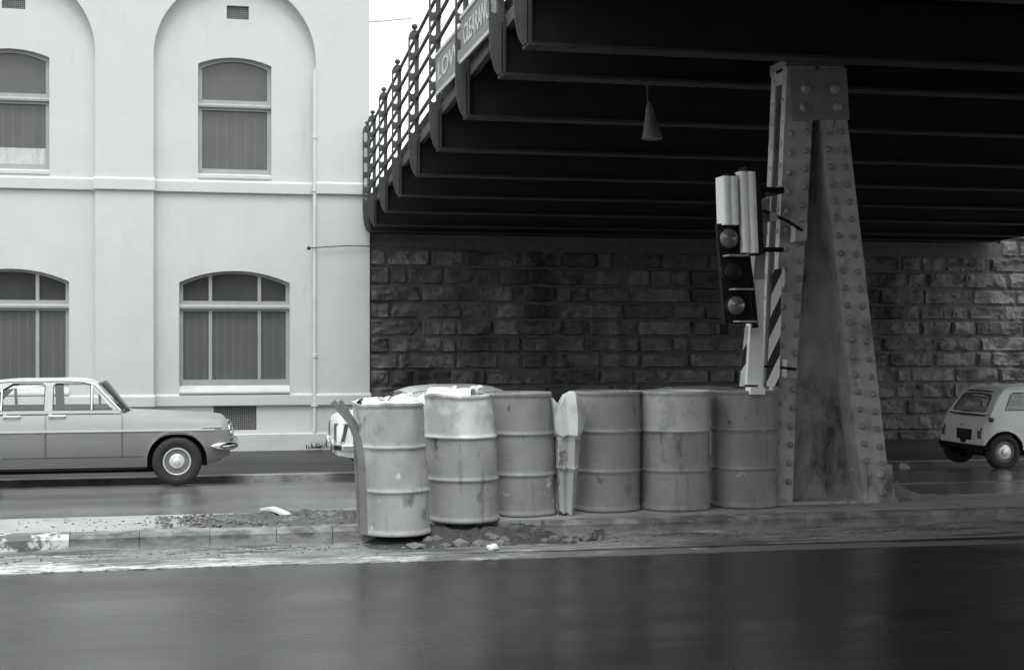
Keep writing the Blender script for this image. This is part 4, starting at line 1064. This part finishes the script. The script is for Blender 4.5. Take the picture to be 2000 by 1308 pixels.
    for sg in (1, -1):
        b = MB(); b.plate(gh, P['windows'], .035, lambda x, z, d: Vector((x, sg*(yy(z)-.018) + d, z)))
        b.build('pillars', paint1, root, local=True)
    for sg in (1, -1):
        b = MB()
        for wpoly in P['windows']:
            b.plate(wpoly, [], .004, lambda x, z, d: Vector((x, sg*(yy(z)-.022) + d, z)))
        gl = b.build('side_glass', M['car_glass'], root, local=True)
        b = MB()
        for wpoly in P['windows']:
            n = len(wpoly)
            b.tube([Vector((x, sg*(yy(z)+.001), z)) for x, z in wpoly + wpoly[:1]], .006, 5, cap=False)
        b.build('window_trim', M['black'], gl, local=True)
    r0, r1 = P['roof_x']
    def roof(i, j):
        x = r0+(r1-r0)*i; z = lerp_table(P['roofline'], x); s_ = 2*j-1; y = (yy(z)+.008)*s_
        endf = min(1, i*9, (1-i)*9)
        return Vector((x, y, z + P.get('crown', .035)*(1-abs(s_)**2.4) + (-.004)*(1-endf)))
    b = MB(); b.grid(roof, 40, 24)
    for sg in (1, -1): b.tube([roof(k/20, (sg+1)/2)+Vector((0, 0, -.004)) for k in range(21)], .013, 6)
    b.build('roof', P.get('roof_mat', paint1), root, local=True, smooth=50)
    b = MB(); b.grid(lambda i, j: roof(.02+.96*i, .03+.94*j)+Vector((0, 0, -.03)), 12, 8); b.build('headlining', M['interior_pale'], root, local=True)
    def screen(xb2, xt2, zt2, bow, name):
        b = MB()
        def f(i, j):
            s_ = 2*i-1; z = zb_-.01+(zt2-zb_+.01)*j; y = (yy(z)-.03)*s_; x = xb2+(xt2-xb2)*j + bow*(1-s_*s_)
            return Vector((x, y, z+.02*(1-s_*s_)*j))
        b.grid(f, 16, 8); o = b.build(name, M['car_glass'], root, local=True, smooth=60)
        b = MB(); b.tube([f(k/16, 0) for k in range(17)], .014, 6); b.tube([f(k/16, 1) for k in range(17)], .012, 6)
        for e in (0, 1): b.tube([f(e, k/8) for k in range(9)], .014, 6)
        b.build('seal', M[P.get('seal', 'chrome')], o, local=True)
        return o
    screen(*P['windscreen'], 'windscreen'); screen(*P['backlight'], 'rear_window')
    # underbody, arches, interior
    b = MB(); W0 = smooth_table(P['width'], (xr+xf)/2)
    b.box((xr+.25, -W0+.30, zs0(0)-.03), (xf-.30, W0-.30, .55))
    xs_w = sorted(wheels)
    b.box((xs_w[0]+ra+.02, -W0+.10, zs0(0)-.05), (xs_w[1]-ra-.02, W0-.10, .42)); b.box((xs_w[0]-.1, -W0+.42, zs0(0)-.12), (xs_w[1]+.1, W0-.42, .3))
    for wx in wheels:
        for sg in (1, -1):
            kz = P.get('arch_k', 1)
            b.grid(lambda i, j: Vector((wx+(ra+.01)*math.cos(math.pi*i), sg*(.38+(W0-.07-.38)*j), zc-.02+(ra*kz+.02)*math.sin(math.pi*i)**.8)), 24, 2)
            b.prism([(wx-ra, .38*sg, zc-.06), (wx+ra, .38*sg, zc-.06), (wx+ra*.9, .38*sg, zc+ra*.8), (wx-ra*.9, .38*sg, zc+ra*.8)], (0, -.01*sg, 0))
    b.build('underbody', M['under'], root, local=True)
    for (sx, zt3) in P['seats']:
        b = MB(); b.hull8([(sx-.12, -yb_+.16, .35), (sx+.5, -yb_+.16, .35), (sx+.5, yb_-.16, .35), (sx-.12, yb_-.16, .35), (sx-.1, -yb_+.14, .60), (sx+.5, -yb_+.14, .64), (sx+.5, yb_-.14, .64), (sx-.1, yb_-.14, .60)])
        b.hull8([(sx-.12, -yb_+.16, .55), (sx+.06, -yb_+.16, .55), (sx+.06, yb_-.16, .55), (sx-.12, yb_-.16, .55), (sx-.22, -yb_+.2, zt3), (sx-.12, -yb_+.2, zt3), (sx-.12, yb_-.2, zt3), (sx-.22, yb_-.2, zt3)])
        o = b.build('seat', M['interior'], root, local=True)
        md = o.modifiers.new('soft', 'BEVEL'); md.width = .04; md.segments = 3
    b = MB(); b.box((P['windscreen'][0]-.28, -yb_+.06, .62), (P['windscreen'][0]-.02, yb_-.06, zb_-.03)); b.build('dashboard', M['interior'], root, local=True)
    b = MB(); sw = Vector((P['windscreen'][0]-.45, -.36, zb_-.06)); b.tube([sw+Vector((.06*math.cos(k*math.pi/12), .19*math.sin(k*math.pi/12), .16*math.cos(k*math.pi/12))) for k in range(25)], .012, 6); b.build('steering_wheel', M['black'], root, local=True)
    # wheels
    R_ = P['wheel_r']
    for wx in wheels:
        for sg in (1, -1):
            yw = (W0-P.get('wheel_in', .09))*sg; o_ = -sg
            tw = P.get('tyre_w', .15); rr = R_*P.get('rim_k', .62)
            w = bpy.data.objects.new('wheel', None); col.objects.link(w); w.parent = root; w.location = (wx, yw, zc); w.empty_display_size = .1
            b = MB(); ho = sg
            b.lathe([(rr, -.5*tw*ho), (rr+.03, -.5*tw*ho), (R_*.93, -.45*tw*ho), (R_, -.33*tw*ho), (R_, .33*tw*ho), (R_*.965, .42*tw*ho), (R_*.90, .49*tw*ho), (R_*.80, .53*tw*ho), (R_*.76, .52*tw*ho), (rr+.02, .47*tw*ho), (rr, .40*tw*ho)], axis='y', seg=48, caps=False)
            b.build('tyre', M['tyre'], w, local=True, smooth=40)
            b = MB(); b.lathe([(rr+.004, .36*tw*ho), (rr, .44*tw*ho), (rr*.93, .46*tw*ho), (rr*.88, .34*tw*ho), (rr*.70, .26*tw*ho), (rr*.60, .32*tw*ho), (.01, .33*tw*ho)], axis='y', seg=40)
            b.build('rim', M['rim_paint'] if not P.get('rim_bright') else M['steel'], w, local=True, smooth=35)
            b = MB(); hk = rr*P.get('cap_k', .6)
            b.lathe([(hk, .33*tw*ho), (hk*.95, .42*tw*ho), (hk*.72, .50*tw*ho), (hk*.55, .48*tw*ho), (hk*.45, .56*tw*ho), (hk*.2, .60*tw*ho), (.004, .61*tw*ho)], axis='y', seg=32)
            b.build('hubcap', M['cap'], w, local=True, smooth=50)
            if P.get('plain_rim'): continue
            b = MB(); b.lathe([(rr*.97, .455*tw*ho), (rr*.97, .475*tw*ho), (rr*.90, .475*tw*ho), (rr*.88, .455*tw*ho)], axis='y', seg=40, caps=False)
            b.build('trim_ring', M['cap'], w, local=True, smooth=40)
    return root, hw, dparts, body, yy
def chrome_path(name, pts, rect_, root, m='chrome', smooth=50):
    b = MB(); b.tube(pts, 0, rect=rect_); o = b.build(name, M[m], root, local=True)
    md = o.modifiers.new('soft', 'BEVEL'); md.width = min(rect_)*.35; md.segments = 3
    return o
M['rim_paint'] = mat('wheel paint', .16, .45, var=.1)

# --- grey two tone saloon, heading right
PH = dict(xr=-3.72, xf=.70, wheels=(-2.69, 0), arch_r=.392, arch_k=.93, arch_p=2.6, wheel_r=.326, sill=[(-3.72, .42), (-3.3, .30), (-2.4, .255), (-.4, .255), (.45, .30), (.70, .40)], sill_line=.405,
    shoulder=[(-3.72, .80), (-3.6, .90), (-2.6, .955), (-1.0, .965), (-.6, .955), (.3, .903), (.52, .888), (.60, .874), (.645, .835), (.675, .785), (.70, .72)],
    top=[(-3.72, .82), (-3.6, .93), (-2.8, .99), (-.72, .985), (-.5, .965), (.3, .912), (.52, .893), (.60, .880), (.645, .852), (.675, .80), (.70, .74)],
    width=[(-3.72, .78), (-3.5, .84), (-2.5, .885), (-.3, .885), (.35, .865), (.62, .84), (.70, .80)],
    prof=[(0, .90), (.18, .955), (.45, .995), (.66, 1.0), (.85, .98), (1.0, .945)], trim_z=.748, two_tone=True, gaps=(-1.685, -.71),
    doors=[(-1.68, -.715), (-2.25, -1.69)], cabin=(-2.75, -.80), belt=.985, belt_y=.79, roof_y=.605, roof_z=1.41,
    house=[(-2.95, .96), (-2.95, .99), (-2.62, 1.33), (-2.5, 1.385), (-2.2, 1.41), (-1.5, 1.415), (-1.22, 1.40), (-1.10, 1.375), (-1.03, 1.34), (-.735, 1.02), (-.70, .96)],
    windows=[[(-1.605, 1.03), (-1.125, 1.03), (-1.13, 1.355), (-1.18, 1.37), (-1.57, 1.375), (-1.605, 1.35)], [(-1.095, 1.03), (-.845, 1.03), (-.865, 1.06), (-1.095, 1.335)],
             [(-2.24, 1.03), (-1.715, 1.03), (-1.715, 1.35), (-1.75, 1.375), (-2.12, 1.375), (-2.24, 1.30)], [(-2.52, 1.03), (-2.27, 1.03), (-2.27, 1.27)]],
    roof_x=(-2.58, -1.07), roofline=[(-2.62, 1.345), (-2.5, 1.385), (-2.2, 1.41), (-1.5, 1.415), (-1.22, 1.40), (-1.07, 1.36)],
    windscreen=(-.74, -1.05, 1.36, .10), backlight=(-2.92, -2.6, 1.345, -.10), crown=.010, seats=[(-1.35, 1.0), (-2.2, 1.0)], rim_k=.575, cap_k=.56, tyre_w=.17)
hx = at(346, 908, 19.55); HZ = -.482
p_up, p_lo = paint('light grey car paint', .36), paint('mid grey car paint', .21)
PH['roof_mat'] = paint('pale roof paint', .55)
hold, hwf, hd_, hbody, hyy = car('saloon_car', 'grey two tone sixties saloon car driving past the white building', PH, (hx.x, 19.55+.80, HZ), p_up, p_lo)
for dkey, o in hd_.items():
    sg = 1 if dkey.endswith('f') else -1; di = int(dkey[4]); x0, x1 = PH['doors'][di]
    b = MB(); z = .952; xh = x0+.04
    b.tube([(xh, sg*(hwf(xh, z)+.03), z), (xh+.08, sg*(hwf(xh, z)+.034), z), (xh+.2, sg*(hwf(xh, z)+.03), z)], .012, 8); b.dome((xh+.01, sg*(hwf(xh, z)+.0), z), (0, sg, 0), .028, .045, seg=12); b.dome((xh+.2, sg*hwf(xh, z), z), (0, sg, 0), .016, .035)
    b.build('handle', M['trim'], o, local=True, smooth=50)
for sg in (1, -1):
    b = MB(); b.tube([(x, sg*(hwf(x, .748)+.006), .748) for x in [-3.5+.08*k for k in range(51)]], 0, rect=(.012, .022)); b.build('side_trim', M['trim'], hold, local=True)
    b = MB(); b.tube([(x, sg*(hyy(.985)+.012), .995) for x in (-2.9, -2, -1.2, -.74)], 0, rect=(.012, .03)); b.build('belt_trim', M['trim'], hold, local=True)
    b = MB(); b.tube([(x, sg*(hwf(x, .785)+.012), .785) for x in (.33, .45, .58)], 0, rect=(.014, .022)); b.build('wing_badge', M['trim'], hold, local=True)
    b = MB(); b.lathe([(.105, -.05), (.115, .0), (.10, .022), (.085, .02)], (.70, sg*.60, .695), axis='x', seg=24); o = b.build('headlight', M['chrome'], hold, local=True, smooth=40)
    b = MB(); b.lathe([(.088, .0), (.07, .02), (.03, .035), (.003, .038)], (.715, sg*.60, .695), axis='x', seg=24); b.build('lens', M['lamp_clear'], o, local=True, smooth=60)
    b = MB(); b.tube([(-1.09+.355*k/6, sg*(hyy(1.375-.35*k/6)+.012), 1.375-.36*k/6) for k in range(7)], .012, 6); b.build('pillar_trim', M['trim'], hold, local=True)
b = MB(); b.box((.66, -.52, .62), (.715, .52, .78)); 
for k in range(6): b.box((.70, -.52, .63+k*.026), (.73, .52, .638+k*.026), 1)
b.build('grille', [M['black'], M['chrome']], hold, local=True)
b = MB(); b.tube([(.44, -.885, .525), (.49, -.905, .525), (.56, -.90, .525), (.64, -.85, .522), (.71, -.74, .52), (.76, -.5, .52), (.785, 0, .52), (.76, .5, .52), (.71, .74, .52), (.64, .85, .522), (.56, .90, .525), (.49, .905, .525), (.44, .885, .525)], [.010, .038, .055, .06, .06, .06, .06, .06, .06, .06, .055, .038, .010], 12)
b.build('bumper', M['chrome'], hold, local=True, smooth=60)
for sg in (1, -1):
    b = MB(); b.tube([(-2.23, sg*(hwf(-1.2, .40)+.0015), .402), (-.40, sg*(hwf(-.5, .40)+.0015), .402)], .005, 5); b.build('sill_seam', M['black'], hold, local=True)
    b = MB(); b.tube([(-1.11, sg*(hyy(1.03)+.004), 1.03), (-1.115, sg*(hyy(1.35)+.004), 1.35)], .011, 6); b.tube([(-1.115, sg*(hyy(1.35)+.004), 1.35), (-1.10, sg*(hyy(1.34)+.004), 1.335), (-.86, sg*(hyy(1.05)+.004), 1.055)], .006, 6); b.build('vent_bar', M['trim'], hold, local=True)
    b = MB(); b.tube([(-2.255, sg*(hyy(1.03)+.004), 1.03), (-2.255, sg*(hyy(1.30)+.004), 1.29)], .011, 6); b.build('vent_bar', M['trim'], hold, local=True)
b = MB(); b.grid(lambda i, j: Vector((.40+(.32-.12*j)*math.cos((i-.5)*2.9), (i-.5)*1.70*(1-.08*j), .50-.22*j)), 24, 5); b.build('front_valance', p_lo, hold, local=True, smooth=60)
chrome_path('bumper', [(-3.5, -.885, .50), (-3.7, -.80, .50), (-3.79, 0, .50), (-3.7, .80, .50), (-3.5, .885, .50)], (.05, .11), hold)
b = MB(); b.tube([(-.70, -.30, 1.035), (-.80, -.10, 1.09), (-.86, .05, 1.15)], .008, 5); b.tube([(-.70, -.62, 1.03), (-.79, -.45, 1.075), (-.85, -.25, 1.13)], .008, 5)
b.lathe([(.03, 0), (.025, .03), (.01, .05)], (-.66, -.55, .995), seg=8); b.build('wiper', M['black'], hold, local=True)

# --- small two box car, seen from behind at the right
def mini_params():
    return dict(xr=-.33, xf=2.68, wheels=(0, 2.03), arch_r=.32, wheel_r=.268, sill=[(-.33, .30), (2.68, .30)], sill_line=.36,
    shoulder=[(-.33, .48), (-.315, .58), (-.285, .68), (-.235, .77), (-.18, .805), (0, .83), (1.6, .85), (2.3, .80), (2.58, .72), (2.68, .62)],
    top=[(-.33, .49), (-.315, .595), (-.285, .70), (-.235, .79), (-.18, .835), (0, .87), (1.6, .89), (2.3, .85), (2.58, .76), (2.68, .65)],
    width=[(-.33, .60), (-.315, .635), (-.27, .665), (-.15, .69), (.1, .70), (1.9, .70), (2.4, .66), (2.68, .54)],
    prof=[(0, .96), (.3, 1.0), (.6, .99), (1.0, .93)], trim_z=0, gaps=(.55, 1.45), doors=[(.555, 1.445)], cabin=(-.19, 1.58), belt=.83, belt_y=.645, roof_y=.50, roof_z=1.245,
    house=[(-.21, .77), (-.20, .84), (.03, 1.16), (.09, 1.205), (.2, 1.235), (.8, 1.25), (1.1, 1.23), (1.2, 1.20), (1.58, .86), (1.6, .80)],
    windows=[[(.05, .90), (.5, .90), (.5, 1.165), (.25, 1.165), (.19, 1.14)], [(.6, .90), (1.38, .90), (1.13, 1.165), (.6, 1.165)]],
    roof_x=(.035, 1.18), roofline=[(.03, 1.165), (.09, 1.205), (.2, 1.235), (.8, 1.25), (1.1, 1.23), (1.2, 1.20)],
    windscreen=(1.57, 1.2, 1.20, .07), backlight=(-.195, .035, 1.165, -.05), seats=[(.95, .88), (.2, .86)], rim_k=.60, cap_k=.75, tyre_w=.13, seal='black', wheel_in=.07, plain_rim=True)
def mini(name, label, pos, p, group=None):
    PM = mini_params(); root, hwm, dp, body, my = car(name, label, PM, pos, p, p, group)
    for dkey, o in dp.items():
        sg = 1 if dkey.endswith('f') else -1
        b = MB(); b.tube([(.64, sg*(hwm(.64, .76)+.025), .76), (.76, sg*(hwm(.76, .76)+.025), .76)], .01, 6); b.dome((.65, sg*hwm(.65, .76), .76), (0, sg, 0), .02, .03); b.build('handle', M['trim'], o, local=True)
    for sg in (1, -1):
        b = MB(); b.hull8([(-.35, sg*.50, .47), (-.30, sg*.50, .47), (-.30, sg*.58, .47), (-.35, sg*.565, .47), (-.345, sg*.50, .63), (-.29, sg*.50, .63), (-.29, sg*.57, .63), (-.335, sg*.555, .63)]); o = b.build('tail_light', M['lamp_red'], root, local=True)
        b = MB(); b.box((-.356, sg*.53-.028, .59), (-.33, sg*.53+.028, .628)); b.build('lens', M['lamp_clear'], o, local=True)
        b = MB(); b.lathe([(.085, -.03), (.09, 0), (.075, .015), (.003, .03)], (2.63, sg*.47, .56), axis='x', seg=20); b.build('headlight', M['lamp_clear'], root, local=True, smooth=50)
    b = MB()
    def rear(y, z, d):
        k = (z-.82)/.345; sl_ = 1-(y/.62)**2
        return Vector((-.195+.23*k - .05*sl_ - .008 + d, y, z + .02*sl_*k))
    b.plate([(-.64, .80), (-.3, .80), (0, .80), (.3, .80), (.64, .80), (.60, .95), (.53, 1.17), (.3, 1.18), (0, 1.18), (-.3, 1.18), (-.53, 1.17), (-.60, .95)],
            [[(-.44, .87), (-.2, .865), (0, .865), (.2, .865), (.44, .87), (.465, .90), (.42, 1.08), (.385, 1.115), (.2, 1.125), (0, 1.125), (-.2, 1.125), (-.385, 1.115), (-.42, 1.08), (-.465, .90)]], .012, rear)
    b.build('rear_panel', p, root, local=True)
    b = MB(); ring = [(-.44, .87), (0, .865), (.44, .87), (.465, .90), (.42, 1.08), (.385, 1.115), (0, 1.125), (-.385, 1.115), (-.42, 1.08), (-.465, .90), (-.44, .87)]
    b.tube([rear(y, z, -.004) for y, z in ring], .010, 6, cap=False); b.build('window_seal', M['black'], root, local=True)
    b = MB(); b.box((-.352, -.30, .44), (-.322, .10, .60)); b.lathe([(.055, -.03), (.055, .02)], (-.345, -.10, .435), axis='x', seg=10); o = b.build('number_plate', M['black'], root, local=True)
    chrome_path('bumper', [(-.24, -.70, .335), (-.35, -.62, .335), (-.385, 0, .335), (-.35, .62, .335), (-.24, .70, .335)], (.035, .075), root, 'signal_dark')
    chrome_path('bumper', [(2.55, -.66, .35), (2.70, -.5, .35), (2.74, 0, .35), (2.70, .5, .35), (2.55, .66, .35)], (.035, .075), root)
    b = MB(); b.lathe([(.034, -.03), (.034, .02), (.02, .03)], (-.20, -.655, .76), axis='x', seg=12, fn=lambda p: p+Vector((0,0,0))); b.build('filler_cap', M['black'], root, local=True)
    b = MB(); b.tube([(-.335, -.05, .66), (-.345, -.05, .64), (-.335, -.02, .66)], .012, 6); b.build('boot_handle', M['chrome'], root, local=True)
    return root
ms = at(1960, 890, 19.42)
mini('small_car', 'small pale two box car seen from behind, parked right of the bridge column', (ms.x, 19.42+.66, -.505), paint('pale grey car paint', .70))
mini('small_car', 'light grey car hidden behind the drums, only its roof line showing', (6.66, 19.55+.66, -.505), paint('light roof paint', .62))

# --- white saloon behind the drums, tail at left
PW = dict(xr=-.85, xf=3.3, wheels=(0, 2.45), arch_r=.37, wheel_r=.30, sill=[(-.85, .36), (-.4, .28), (2.9, .28), (3.3, .36)], sill_line=.38,
    shoulder=[(-.85, .74), (-.80, .85), (-.6, .90), (.3, .92), (1.9, .92), (2.9, .86), (3.2, .80), (3.3, .70)],
    top=[(-.85, .75), (-.80, .88), (-.6, .945), (.1, .97), (1.9, .99), (2.9, .92), (3.2, .85), (3.3, .72)],
    width=[(-.85, .70), (-.78, .755), (-.5, .79), (.3, .81), (2.4, .81), (3.0, .77), (3.3, .70)],
    prof=[(0, .92), (.25, .98), (.6, 1.0), (.85, .975), (1.0, .93)], trim_z=0, gaps=(.25, 1.0, 1.85), doors=[(.255, .995), (1.005, 1.845)], cabin=(-.1, 1.95), belt=.93, belt_y=.735, roof_y=.58, roof_z=1.28,
    house=[(-.12, .88), (-.10, .95), (.14, 1.20), (.3, 1.25), (.6, 1.28), (1.2, 1.28), (1.45, 1.255), (1.56, 1.22), (1.95, .95), (1.97, .88)],
    windows=[[(.22, .98), (.95, .98), (.95, 1.20), (.38, 1.20), (.30, 1.17)], [(1.03, .98), (1.76, .98), (1.50, 1.18), (1.40, 1.20), (1.03, 1.20)]],
    roof_x=(.12, 1.57), roofline=[(.12, 1.195), (.3, 1.25), (.6, 1.28), (1.2, 1.28), (1.45, 1.255), (1.58, 1.215)],
    windscreen=(1.94, 1.55, 1.22, .10), backlight=(-.10, .15, 1.20, -.08), seats=[(1.15, .98), (.35, 1.0)], rim_k=.58, cap_k=.6)
wx = at(638, 880, 19.65).x + 1.0
wc, hww, wd, wb_, wy = car('saloon_car', 'white saloon car half hidden behind the left end of the drum row', PW, (wx, 19.65+.72, -.49), paint('white car paint', .86, .3))
for sg in (1, -1):
    b = MB(); b.hull8([(-.87, sg*.50, .56), (-.84, sg*.50, .56), (-.76, sg*.775, .56), (-.80, sg*.765, .56), (-.865, sg*.50, .78), (-.83, sg*.50, .78), (-.70, sg*.775, .80), (-.745, sg*.77, .80)]); o = b.build('tail_light', M['lamp_red'], wc, local=True)
    b = MB(); b.tube([(-.872, sg*.50, .55), (-.805, sg*.775, .55), (-.75, sg*.785, .805), (-.868, sg*.50, .79), (-.872, sg*.50, .55)], .012, 6); b.tube([(-.84, sg*.66, .55), (-.82, sg*.66, .80)], .012, 6); b.build('bezel', M['chrome'], o, local=True)
    b = MB(); b.lathe([(.09, -.04), (.095, .0), (.08, .02), (.003, .035)], (3.28, sg*.55, .62), axis='x', seg=20); b.build('headlight', M['lamp_clear'], wc, local=True, smooth=50)
chrome_path('bumper', [(-.60, -.80, .47), (-.78, -.785, .47), (-.87, -.62, .47), (-.90, 0, .47), (-.87, .62, .47), (-.78, .785, .47), (-.60, .80, .47)], (.05, .09), wc)
chrome_path('bumper', [(3.0, -.80, .46), (3.28, -.70, .46), (3.37, 0, .46), (3.28, .70, .46), (3.0, .80, .46)], (.05, .10), wc)
for sg in (1, -1):
    b = MB(); b.lathe([(.03, -.09), (.042, -.06), (.042, .06), (.03, .09)], (-.88, .42*sg, .48), seg=10); b.build('overrider', M['chrome'], wc, local=True, smooth=50)
